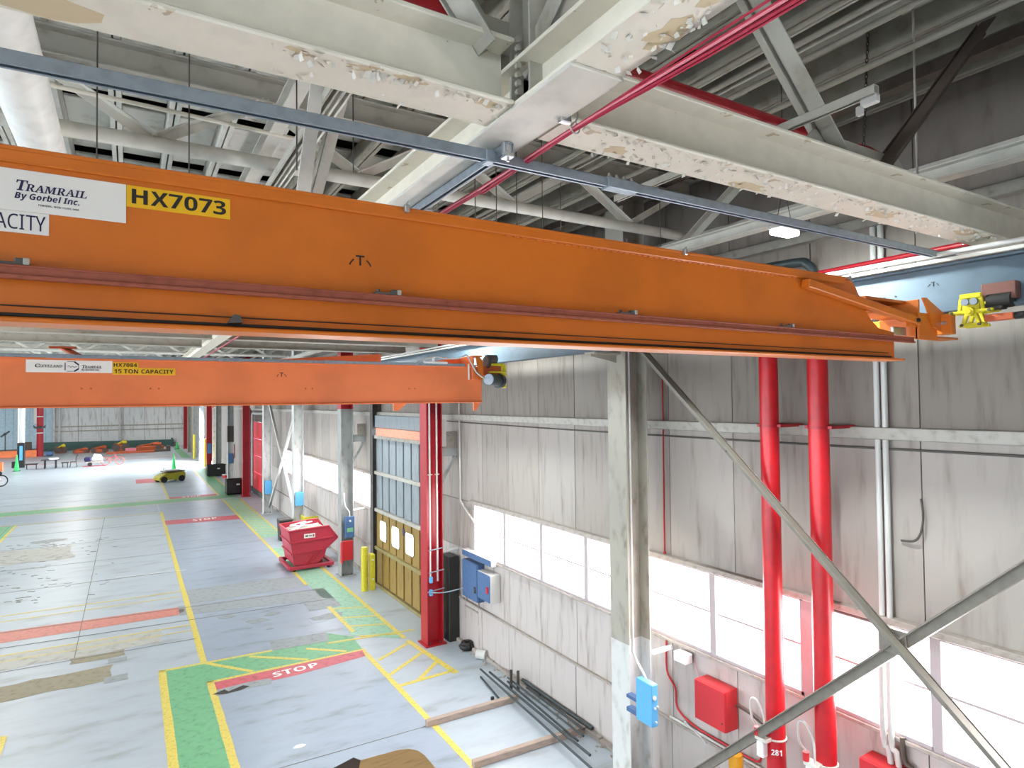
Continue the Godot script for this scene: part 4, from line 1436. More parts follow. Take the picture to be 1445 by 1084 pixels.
	# yellow wheel carriage hanging on the runway
	var ty := yellow_trolley("runway_trolley", "bright yellow wheel carriage at the right end of the near crane", Vector3(4.82, 5.555, -2.0))
	ty.scale = Vector3.ONE * 0.72
	# ------------------------------------------------ second crane
	Z = -7.94
	c = thing("bridge_crane", "lighter orange crane girder further back with its 15 ton capacity label", "crane", Vector3(1.5, 4.98, Z))
	st = mb()
	bx(st, -8, 4.30, 4.985, 5.475, Z - 0.014, Z, 0.002)
	obj("girder_web", st, M.crane_far, c)
	st = mb()
	bx(st, -8, 4.30, 4.972, 4.988, Z - 0.14, Z + 0.04, 0.004)
	obj("bottom_flange", st, M.crane_far, c)
	st = mb()
	bx(st, -8, 4.02, 5.47, 5.485, Z - 0.14, Z + 0.03, 0.004)
	obj("top_flange", st, M.crane_far, c)
	st = mb()
	chan(st, Vector3(-8, 5.484, Z + 0.02), Vector3(4.02, 5.484, Z + 0.02), 0.05, 0.034, 0.004)
	for x in [-3.0, -0.6, 1.0, 2.2, 3.4]:
		bx(st, x - 0.12, x + 0.12, 5.48, 5.523, Z - 0.008, Z + 0.049, 0.003)
	obj("top_track", st, M.galv, c)
	st = mb()
	prism(st, PackedVector2Array([Vector2(0.4, 5.46), Vector2(2.98, 5.66), Vector2(2.98, 5.46)]), Vector3(0, 0, Z - 0.5), Vector3.RIGHT, Vector3.UP, Vector3.BACK, 0.02)
	prism(st, PackedVector2Array([Vector2(3.0, 5.46), Vector2(4.17, 5.64), Vector2(4.17, 5.46)]), Vector3(0, 0, Z - 0.35), Vector3.RIGHT, Vector3.UP, Vector3.BACK, 0.02)
	obj("back_girder", st, M.crane_far, c)
	st = mb()
	bx(st, 4.14, 4.17, 5.3, 5.64, Z - 0.36, Z + 0.03, 0.003)
	bx(st, 4.15, 4.30, 5.62, 5.64, Z - 0.36, Z + 0.03, 0.003)
	obj("end_box", st, M.crane_far, c)
	st = mb()
	prism(st, PackedVector2Array([Vector2(4.20, 5.63), Vector2(4.24, 5.63), Vector2(4.31, 5.56), Vector2(4.31, 5.30), Vector2(4.24, 5.30)]), Vector3(0, 0, Z + 0.02), Vector3.RIGHT, Vector3.UP, Vector3.BACK, 0.014)
	obj("gusset_plate", st, M.crane, c)
	for q in [[2.98, 3.16, 4.88], [4.17, 4.27, 4.86]]:
		st = mb()
		prism(st, PackedVector2Array([Vector2(q[0], 4.972), Vector2(q[1], 4.972), Vector2(lerpf(q[0], q[1], 0.4), q[2]), Vector2(q[0], q[2])]), Vector3(0, 0, Z - 0.02), Vector3.RIGHT, Vector3.UP, Vector3.BACK, 0.03)
		obj("stop_lug", st, M.crane_far, c)
	st = mb()
	bar(st, Vector3(-0.62, 5.62, Z - 0.3), Vector3(-0.40, 5.48, Z + 0.0), 0.1, 0.02, Vector3.UP, 0.003)
	bx(st, -0.72, -0.48, 5.60, 5.62, Z - 0.32, Z - 0.2, 0.003)
	obj("knee_plate", st, M.rust, c)
	st = mb()
	tube(st, curve([Vector3(3.3, 5.53, Z + 0.03), Vector3(3.55, 5.60, Z + 0.03), Vector3(3.8, 5.585, Z + 0.03), Vector3(3.95, 5.60, Z + 0.03), Vector3(4.05, 5.64, Z + 0.03), Vector3(4.10, 5.56, Z + 0.04), Vector3(4.2, 5.40, Z + 0.04), Vector3(4.34, 5.31, Z + 0.03)], 5), 0.011, 7)
	obj("motor_cable", st, M.conduit, c)
	st = mb()
	bx(st, 3.40, 3.75, 5.51, 5.54, Z + 0.0, Z + 0.05, 0.004)
	bx(st, 3.53, 3.56, 5.5, 5.60, Z + 0.02, Z + 0.04, 0.003)
	bx(st, 4.08, 4.10, 5.30, 5.52, Z + 0.001, Z + 0.02, 0.003)
	obj("junction_box", st, M.white, c)
	for x in [-0.42, 0.20, 1.85, 3.2]:
		st = mb()
		for k in 2:
			cyl(st, Vector3(x + k * 0.08, 5.17, Z), Vector3(x + k * 0.08, 5.17, Z + 0.006), 0.010, 8)
		obj("bolt", st, M.rust, c)
	t_mark(c, Vector3(1.57, 5.33, Z), Vector3.RIGHT, Vector3.UP, Vector3.BACK, 0.085)
	st = mb()
	bx(st, -0.885, -0.152, 5.335, 5.462, Z, Z + 0.006, 0.001)
	p = obj("name_plate", st, M.sign_white, c)
	f = Z + 0.006
	letters(p, "C", serif, Vector3(-0.815, 5.385, f), u, v, 0.035, 0.036, M.ink, 0.002, 0.22)
	letters(p, "LEVELAND", serif, Vector3(-0.78, 5.386, f), u, v, 0.19, 0.026, M.ink, 0.002, 0.22)
	letters(p, "T", serif, Vector3(-0.425, 5.380, f), u, v, 0.03, 0.036, M.ink, 0.002, 0.22)
	letters(p, "RAMRAIL", serif, Vector3(-0.395, 5.381, f), u, v, 0.145, 0.026, M.ink, 0.002, 0.22)
	letters(p, "By Gorbel Inc.", sans, Vector3(-0.425, 5.352, f), u, v, 0.16, 0.022, M.ink, 0.002, 0.22)
	logo(p, Vector3(-0.505, 5.398, f), 0.115, 0.10)
	st = mb()
	bx(st, -0.148, 0.085, 5.394, 5.452, Z, Z + 0.006, 0.001)
	p = obj("number_plate", st, M.sign_yellow, c)
	letters(p, "HX7084", bold, Vector3(-0.14, 5.402, f), u, v, 0.215, 0.040, M.ink, 0.002)
	st = mb()
	bx(st, -0.148, 0.44, 5.318, 5.393, Z, Z + 0.006, 0.001)
	p = obj("capacity_plate", st, M.sign_yellow, c)
	letters(p, "15 TON CAPACITY", font("Droid Sans", 0.7), Vector3(-0.135, 5.333, f), u, v, 0.555, 0.044, M.ink, 0.002)
	# drive unit of the second crane
	var d := thing("drive_unit", "yellow drive carriage with dark grey motor at the end of the second crane", "motor", Vector3(4.6, 5.4, Z))
	st = mb()
	cyl(st, Vector3(4.38, 5.30, Z + 0.08), Vector3(4.62, 5.285, Z - 0.06), 0.085, 20)
	cyl(st, Vector3(4.60, 5.287, Z - 0.05), Vector3(4.66, 5.283, Z - 0.08), 0.105, 20)
	obj("motor_body", st, M.pipe_dark, d)
	st = mb()
	cyl(st, Vector3(4.365, 5.301, Z + 0.09), Vector3(4.38, 5.30, Z + 0.08), 0.078, 20)
	obj("motor_cover", st, M.galv, d)
	st = mb()
	bx(st, 4.66, 4.74, 5.18, 5.52, Z - 0.12, Z - 0.04, 0.01)
	bx(st, 4.44, 4.70, 5.50, 5.54, Z - 0.10, Z - 0.02, 0.006)
	bx(st, 4.44, 4.72, 5.40, 5.425, Z - 0.12, Z + 0.0, 0.006)
	obj("carriage_frame", st, M.yellow, d)
	st = mb()
	for k in 4:
		cyl(st, Vector3(4.40 + k * 0.016, 5.56, Z - 0.06), Vector3(4.408 + k * 0.016, 5.56, Z - 0.06), 0.10 - 0.012 * absf(k - 1.5), 18)
	cyl(st, Vector3(4.42, 5.60, Z - 0.07), Vector3(4.58, 5.60, Z - 0.07), 0.065, 16)
	obj("wheel", st, M.steel_dark, d)
	st = mb()
	bx(st, 4.31, 4.66, 5.36, 5.50, Z - 0.2, Z - 0.06, 0.006)
	obj("end_truck", st, M.rust, d)

func logo(p: Node3D, c: Vector3, wide: float, high: float) -> void:
	# outlined plate with heavy corner bars and a script squiggle
	var h := Vector2(wide, high) * 0.5
	var bars := [
		[Vector2(-1, -0.8), Vector2(-1, 0.8), 0.16], [Vector2(-0.75, 1), Vector2(0.35, 1), 0.10], [Vector2(0.35, 1), Vector2(1, 0.35), 0.3],
		[Vector2(1, 0.35), Vector2(1, -0.45), 0.10], [Vector2(1, -0.45), Vector2(0.35, -1), 0.3], [Vector2(0.35, -1), Vector2(-0.75, -1), 0.10]]
	var st := mb()
	for b in bars:
		var a := Vector3(b[0].x * h.x, b[0].y * h.y, 0.001)
		var e := Vector3(b[1].x * h.x, b[1].y * h.y, 0.001)
		bar(st, c + a, c + e, b[2] * h.y, 0.001, Vector3.BACK)
	var pts := []
	for k in 15:
		var t := k / 14.0
		pts.append(c + Vector3(lerpf(-0.6, 0.75, t) * h.x, sin(t * 15.0) * 0.2 * h.y * (1.0 - 0.6 * t) - 0.1 * h.y * t, 0.001))
	tube(st, pts, h.y * 0.045, 5)
	obj("emblem", st, M.navy, p)

func yellow_trolley(called: String, label: String, at: Vector3) -> Node3D:
	# hangs with its face towards the hall (-x); built at full size and scaled down to fit the runway flange
	var t := thing(called, label, "trolley", at)
	for sx in [-1.0, 1.0]:
		var xx: float = at.x + sx * 0.06
		var st := mb()
		bx(st, xx - 0.015, xx + 0.015, at.y + 0.12, at.y + 0.17, at.z - 0.09, at.z + 0.09, 0.008)
		for s in [-1.0, 1.0]:
			bar(st, Vector3(xx, at.y + 0.13, at.z + s * 0.08), Vector3(xx, at.y - 0.02, at.z + s * 0.10), 0.03, 0.02, Vector3.RIGHT, 0.004)
			bar(st, Vector3(xx, at.y + 0.02, at.z + s * 0.02), Vector3(xx, at.y - 0.13, at.z + s * 0.07), 0.03, 0.035, Vector3.RIGHT, 0.004)
		bx(st, xx - 0.02, xx + 0.02, at.y - 0.01, at.y + 0.015, at.z - 0.18, at.z + 0.18, 0.004)
		bx(st, xx - 0.012, xx + 0.012, at.y - 0.14, at.y - 0.115, at.z - 0.10, at.z + 0.10, 0.004)
		bx(st, xx - 0.006, xx + 0.006, at.y - 0.02, at.y + 0.13, at.z - 0.07, at.z + 0.07)
		obj("side_frame", st, M.yellow, t)
	var st := mb()
	bx(st, at.x - 0.06, at.x + 0.06, at.y - 0.13, at.y - 0.10, at.z - 0.08, at.z + 0.08, 0.006)
	obj("bottom_plate", st, M.yellow, t)
	for s in [-1.0, 1.0]:
		st = mb()
		cyl(st, at + Vector3(-0.10, 0.09, s * 0.035), at + Vector3(-0.05, 0.09, s * 0.035), 0.032, 16)
		obj("wheel", st, M.galv, t)
	st = mb()
	cyl(st, at + Vector3(-0.11, 0.0, 0), at + Vector3(-0.06, 0.0, 0), 0.04, 16)
	cyl(st, at + Vector3(-0.11, 0.0, 0), at + Vector3(-0.12, 0.0, 0), 0.022, 12)
	obj("hub", st, M.yellow, t)
	for q in [[-0.07, -0.12], [0.07, -0.12], [0.15, 0.0], [-0.15, 0.0]]:
		st = mb()
		cyl(st, at + Vector3(-0.09, q[1], q[0]), at + Vector3(-0.07, q[1], q[0]), 0.014, 6)
		obj("bolt", st, M.steel_dark, t)
	st = mb()
	cyl(st, at + Vector3(0.0, 0.08, 0.12), at + Vector3(0.0, 0.08, 0.30), 0.07, 16)
	bx(st, at.x - 0.05, at.x + 0.05, at.y + 0.0, at.y + 0.06, at.z + 0.1, at.z + 0.24, 0.006)
	obj("drive_motor", st, M.dark, t)
	st = mb()
	bx(st, at.x - 0.06, at.x + 0.04, at.y - 0.10, at.y - 0.04, at.z + 0.10, at.z + 0.32, 0.005)
	obj("gear_housing", st, M.rust, t)
	st = mb()
	cyl(st, at + Vector3(-0.01, -0.07, 0.32), at + Vector3(-0.01, -0.07, 0.39), 0.034, 12)
	obj("bumper", st, M.black, t)
	return t

# ---------------------------------------------------------------- things on the right wall
func single(called: String, label: String, category: String, st: SurfaceTool, m: Material, group := "") -> MeshInstance3D:
	var o := obj(called, st, m, null)
	tag(o, label, category, group)
	return o

func build_wall_things() -> void:
	var st: SurfaceTool
	# two fat red risers
	var names := ["left one of the two fat red riser pipes, numbered 281", "right one of the two fat red riser pipes by the windows"]
	var i := 0
	for z in [-4.18, -3.64]:
		var t := thing("riser_pipe", names[i], "pipe", Vector3(5.6, 0, z), "fat red risers")
		st = mb()
		tube(st, [Vector3(5.6, 0, z), Vector3(5.6, 2.7, z)] + curve([Vector3(5.6, 5.42, z), Vector3(5.62, 5.52, z), Vector3(5.70, 5.58, z), Vector3(5.96, 5.58, z)], 5), 0.092, 28)
		obj("pipe_body", st, M.red_pipe, t)
		st = mb()
		cyl(st, Vector3(5.6, 4.70, z), Vector3(5.6, 4.73, z), 0.098, 24)
		bx(st, 5.60, 5.96, 4.70, 4.73, z - 0.14, z - 0.10, 0.003)
		bx(st, 5.60, 5.96, 4.70, 4.73, z + 0.10, z + 0.14, 0.003)
		bx(st, 5.585, 5.615, 4.70, 4.73, z - 0.14, z + 0.14, 0.003)
		obj("pipe_clamp", st, M.red, t)
		st = mb()
		torus(st, Vector3(5.6, 1.58, z), Vector3.UP, 0.097, 0.010, 24, 8)
		obj("band_clamp", st, M.steel_clean, t)
		# tamper switch with its looped cable
		var s := thing("flow_switch", "small white switch box with looped cable on the %s red riser" % ("left" if i == 0 else "right"), "switch", Vector3(5.48, 1.5, z), "switch boxes on the risers")
		st = mb()
		bx(st, 5.42, 5.50, 1.40, 1.56, z - 0.10, z - 0.02, 0.008)
		obj("switch_box", st, M.white, s)
		st = mb()
		bx(st, 5.42, 5.52, 1.56, 1.60, z - 0.12, z + 0.02, 0.006)
		obj("saddle", st, M.steel_clean, s)
		st = mb()
		cyl(st, Vector3(5.44, 1.60, z - 0.10), Vector3(5.44, 1.68, z - 0.10), 0.03, 12)
		obj("cap", st, M.red_box, s)
		st = mb()
		tube(st, curve([Vector3(5.47, 1.60, z - 0.03), Vector3(5.48, 1.80, z - 0.05), Vector3(5.48, 1.92, z - 0.13), Vector3(5.48, 1.90, z - 0.20), Vector3(5.50, 1.72, z - 0.21), Vector3(5.56, 1.62, z - 0.19)], 6), 0.011, 8)
		obj("looped_cable", st, M.conduit, s)
		if i == 0:
			var f := font("Droid Sans", 0.5)
			var u := Vector3(0.86, 0, 0.51)
			u = Vector3(0.70, 0, 0.71).normalized()
			letters(t, "281", f, Vector3(5.6, 1.44, z) + Vector3(-0.71, 0, 0.70) * 0.0935 - u * 0.06, u, Vector3.UP, 0.10, 0.055, M.p_white, 0.002)
			st = mb()
			cyl(st, Vector3(5.6, 1.25, z) + Vector3(-0.71, 0, 0.70) * 0.09, Vector3(5.6, 1.25, z) + Vector3(-0.71, 0, 0.70) * 0.095, 0.012, 10)
			obj("painted_dot", st, M.p_white, t)
		i += 1
	# thin red drop pipe
	st = mb()
	cyl(st, Vector3(5.95, 5.3, -6.04), Vector3(5.95, 3.02, -6.05), 0.011, 8)
	cyl(st, Vector3(5.95, 3.02, -6.05), Vector3(5.95, 2.96, -6.05), 0.017, 8)
	single("thin_red_pipe", "thin red vertical pipe on the wall right of the pale column", "pipe", st, M.red)
	# red conduit bending along the dado
	st = mb()
	tube(st, curve([Vector3(5.955, 1.93, -6.05), Vector3(5.955, 1.5, -6.05), Vector3(5.955, 1.32, -5.91), Vector3(5.955, 1.08, -5.87), Vector3(5.955, 0.98, -5.6), Vector3(5.955, 0.97, -5.2), Vector3(5.955, 0.97, -4.8), Vector3(5.955, 1.0, -4.66), Vector3(5.93, 1.15, -4.6), Vector3(5.80, 1.3, -4.4)], 6), 0.012, 8)
	tube(st, [Vector3(5.955, 1.02, -4.2), Vector3(5.955, 1.02, -2.0)], 0.012, 8)
	single("red_conduit", "slim red conduit curving down the wall and along the ledge", "conduit", st, M.red_box)
	st = mb()
	tube(st, [Vector3(5.95, 0.93, -6.0), Vector3(5.95, 0.93, -2.0)], 0.016, 8)
	tube(st, curve([Vector3(5.94, 0.97, -5.75), Vector3(5.93, 0.9, -5.45), Vector3(5.94, 0.86, -5.4)], 5), 0.012, 8)
	single("dado_conduit", "grey conduit lying along the ledge under the red box", "conduit", st, M.conduit)
	# red boxes
	var fl := [["left one of two red wall boxes, complete, under the bright windows", -5.40, -4.95, 1.22, 1.68], ["right one of two red wall boxes, cut by the bottom of the picture", -3.42, -2.9, 1.22, 1.69]]
	for q in fl:
		var t := thing("hose_cabinet", q[0], "cabinet", Vector3(5.87, q[3], (q[1] + q[2]) * 0.5), "red wall boxes")
		st = mb()
		bx(st, 5.77, 5.97, q[3], q[4], q[1], q[2], 0.006)
		obj("cabinet_body", st, M.red_box, t)
		st = mb()
		bx(st, 5.75, 5.77, q[3] + 0.004, q[4] - 0.004, q[1] + 0.004, q[2] - 0.004, 0.004)
		obj("cabinet_door", st, M.red_box, t)
		st = mb()
		cyl(st, Vector3(5.75, q[3] + 0.1, q[2] - 0.04), Vector3(5.738, q[3] + 0.1, q[2] - 0.04), 0.008, 8)
		obj("latch", st, M.steel_dark, t)
	st = mb()
	tube(st, curve([Vector3(5.93, 1.5, -4.94), Vector3(5.93, 1.48, -4.75), Vector3(5.92, 1.42, -4.5), Vector3(5.90, 1.40, -4.28)], 5), 0.012, 8)
	single("dark_conduit", "short dark conduit between the red wall box and the left riser", "conduit", st, M.brace_brown)
	# lamp bracket above the blue box
	var em := thing("emergency_light", "small white emergency light with hanging wire beside the pale column", "light", Vector3(5.9, 1.85, -5.8))
	st = mb()
	bx(st, 5.62, 5.95, 1.80, 1.85, -5.98, -5.93, 0.006)
	obj("bracket", st, M.white, em)
	st = mb()
	bx(st, 5.82, 5.95, 1.74, 1.86, -5.80, -5.60, 0.01)
	cyl(st, Vector3(5.82, 1.80, -5.66), Vector3(5.80, 1.80, -5.66), 0.022, 12)
	obj("housing", st, M.white, em)
	st = mb()
	tube(st, curve([Vector3(5.95, 1.80, -5.58), Vector3(5.95, 1.6, -5.50), Vector3(5.95, 1.4, -5.46), Vector3(5.95, 1.33, -5.48)], 5), 0.004, 6)
	obj("wire", st, M.pink, em)
	# blue control box on the column
	var cb := thing("control_box", "bright blue control box on the side of the pale column", "box", Vector3(5.2, 1.2, -5.6))
	st = mb()
	bx(st, 5.12, 5.22, 1.24, 1.72, -5.72, -5.45, 0.008)
	obj("box_body", st, M.sky_blue, cb)
	st = mb()
	bx(st, 5.13, 5.22, 1.26, 1.31, -5.90, -5.72, 0.004)
	obj("mounting_strap", st, M.blue, cb)
	st = mb()
	bx(st, 5.13, 5.22, 1.42, 1.46, -5.90, -5.72, 0.004)
	obj("mounting_strap", st, M.blue, cb)
	st = mb()
	bx(st, 5.135, 5.155, 1.56, 1.60, -5.45, -5.42, 0.004)
	for q in [[5.145, 1.58, 0.022], [5.15, 1.46, 0.012], [5.19, 1.47, 0.012], [5.165, 1.30, 0.010]]:
		cyl(st, Vector3(q[0] + 0.01, q[1], -5.45), Vector3(q[0] + 0.01, q[1], -5.43), q[2], 12)
	obj("knob", st, M.steel_clean, cb)
	# blue cabinets on the wall
	var ec := [["large blue electrical cabinet on the wall, left of the smaller one", -11.62, -10.98, 1.06, 1.80, 0.16], ["smaller blue disconnect box with grey side and red handle", -10.86, -10.36, 1.22, 1.74, 0.22]]
	for j in 2:
		var q: Array = ec[j]
		var t := thing("electrical_cabinet", q[0], "cabinet", Vector3(5.9, q[3], (q[1] + q[2]) * 0.5))
		st = mb()
		bx(st, 5.98 - q[5], 5.97, q[3], q[4], q[1], q[2], 0.008)
		obj("cabinet_body", st, M.blue if j == 0 else M.conduit, t)
		st = mb()
		bx(st, 5.96 - q[5], 5.98 - q[5], q[3] + 0.01, q[4] - 0.01, q[1] + 0.01, q[2] - 0.01, 0.005)
		obj("cabinet_door", st, M.blue, t)
		st = mb()
		bx(st, 5.93 - q[5], 5.96 - q[5], q[3] + 0.18, q[3] + 0.30, q[2] - 0.10, q[2] - 0.05, 0.004)
		obj("handle", st, M.red_box if j == 1 else M.steel_dark, t)
	var du := thing("wire_trough", "long blue wire trough above the electrical cabinets", "trough", Vector3(5.9, 1.92, -10.9))
	st = mb()
	bx(st, 5.82, 5.96, 1.87, 1.99, -11.65, -10.45, 0.006)
	obj("trough_body", st, M.blue, du)
	st = mb()
	bx(st, 5.815, 5.965, 1.985, 1.995, -11.65, -10.45, 0.002)
	bx(st, 5.82, 5.96, 1.87, 1.99, -10.45, -10.43, 0.003)
	obj("trough_lid", st, M.conduit, du)
	st = mb()
	tube(st, curve([Vector3(5.93, 5.6, -11.95), Vector3(5.93, 3.1, -11.92), Vector3(5.92, 2.9, -11.85), Vector3(5.9, 2.6, -11.3), Vector3(5.9, 2.45, -11.1), Vector3(5.9, 1.98, -11.05)], 6), 0.016, 8)
	single("feeder_cable", "white feeder cable dropping down the wall to the blue wire trough", "cable", st, M.conduit)
	st = mb()
	for z in [-11.75, -11.2]:
		cyl(st, Vector3(5.95, 0.55, z), Vector3(5.95, 1.1, z), 0.016, 8)
	bx(st, 5.92, 5.96, 0.78, 0.81, -11.75, -11.2, 0.003)
	single("cabinet_stand", "little pipe stand under the large blue electrical cabinet", "stand", st, M.sill)
	st = mb()
	tube(st, curve([Vector3(5.2, 1.12, -11.98), Vector3(5.5, 1.12, -11.8), Vector3(5.9, 1.25, -11.5)], 5), 0.014, 8)
	for y in [1.95, 1.5, 1.12]:
		cyl(st, Vector3(5.24, y, -12.0), Vector3(5.58, y + 0.03, -12.0), 0.012, 6)
	single("tie_rods", "thin grey rods tying the red column to the blue cabinets", "rod", st, M.galv)
	for q in [[1.36, "upper"], [1.10, "lower"]]:
		st = mb()
		bx(st, 5.25, 5.31, q[0] - 0.06, q[0] + 0.06, -12.02, -11.96, 0.006)
		single("switch_box", "tiny bright blue switch on the red column, %s one" % q[1], "switch", st, M.sky_blue)
	# paired white conduits right of the risers
	for q in [[-3.27, "left"], [-3.20, "right"]]:
		st = mb()
		tube(st, curve([Vector3(5.93, 6.6, q[0]), Vector3(5.93, 3.1, q[0]), Vector3(5.9, 2.9, q[0]), Vector3(5.9, 1.9, q[0]), Vector3(5.9, 1.7, q[0] + 0.06), Vector3(5.9, 0.4, q[0] + 0.10)], 4), 0.026, 10)
		single("wall_conduit", "pale vertical conduit on the wall at right, %s of the close pair" % q[1], "conduit", st, M.conduit, "paired wall conduits")
	st = mb()
	tube(st, curve([Vector3(5.93, 1.95, -3.12), Vector3(5.92, 1.75, -3.10), Vector3(5.92, 1.6, -3.0), Vector3(5.92, 0.6, -2.98)], 5), 0.022, 8)
	single("wall_conduit", "dark short conduit bending down below the windows right of the pair", "conduit", st, M.brace_brown)
	st = mb()
	tube(st, curve([Vector3(5.95, 4.1, -2.92), Vector3(5.94, 3.95, -2.9), Vector3(5.93, 3.80, -2.92), Vector3(5.94, 3.72, -2.98), Vector3(5.96, 3.70, -3.1)], 6), 0.010, 6)
	single("loose_wire", "short dark frayed wire sticking out of the wall at right", "wire", st, M.steel_dark)
	# dark pipe with elbow behind the lamp
	st = mb()
	tube(st, curve([Vector3(5.82, 6.42, -7.0), Vector3(5.82, 6.40, -5.0), Vector3(5.82, 6.38, -4.05), Vector3(5.82, 6.33, -3.86), Vector3(5.82, 6.2, -3.80), Vector3(5.82, 5.95, -3.80)], 6), 0.045, 12)
	single("dark_pipe", "dark grey pipe with an elbow on the upper wall behind the lamp", "pipe", st, M.pipe_dark)
	# chain at upper right
	var ch := thing("hanging_chain", "thin dark chain hanging from the roof at upper right", "chain", Vector3(4.4, 7.2, -2.6))
	for k in 34:
		st = mb()
		var y := 7.70 - k * 0.032
		var ax := Vector3.RIGHT if k % 2 == 0 else Vector3.BACK
		var pts := []
		for j in 9:
			var a := TAU * j / 8
			var side := Vector3.BACK if k % 2 == 0 else Vector3.RIGHT
			pts.append(Vector3(4.72 - k * 0.0035, y, -2.6) + side * cos(a) * 0.010 + Vector3.UP * sin(a) * 0.021)
		tube(st, pts, 0.0032, 5)
		obj("chain_link", st, M.dark, ch)
	st = mb()
	cyl(st, Vector3(4.55, 7.72, -2.2), Vector3(4.55, 6.3, -2.2), 0.008, 6)
	single("hanger_rod", "slim pale rod hanging from the roof right of the chain", "rod", st, M.girt)
	# fire extinguisher shapes at the red column far
	st = mb()
	cyl(st, Vector3(5.95, 2.93, -3.9), Vector3(5.95, 2.93, -3.2), 0.05, 10)
	single("pipe_lagging", "ragged grey pipe lagging on the window head between the red risers", "pipe", st, M.steel_dark)

# ---------------------------------------------------------------- things standing on the floor
func bollard(label: String, at: Vector3, r: float, h: float, m: Material) -> void:
	var t := thing("bollard", label, "bollard", at)
	var st := mb()
	cyl(st, at, at + Vector3(0, h - 0.02, 0), r, 20)
	obj("post", st, m, t)
	st = mb()
	tube(st, [at + Vector3(0, h - 0.02, 0), at + Vector3(0, h - 0.008, 0), at + Vector3(0, h, 0)], r, 20, r * 0.86)
	obj("cap", st, m, t)

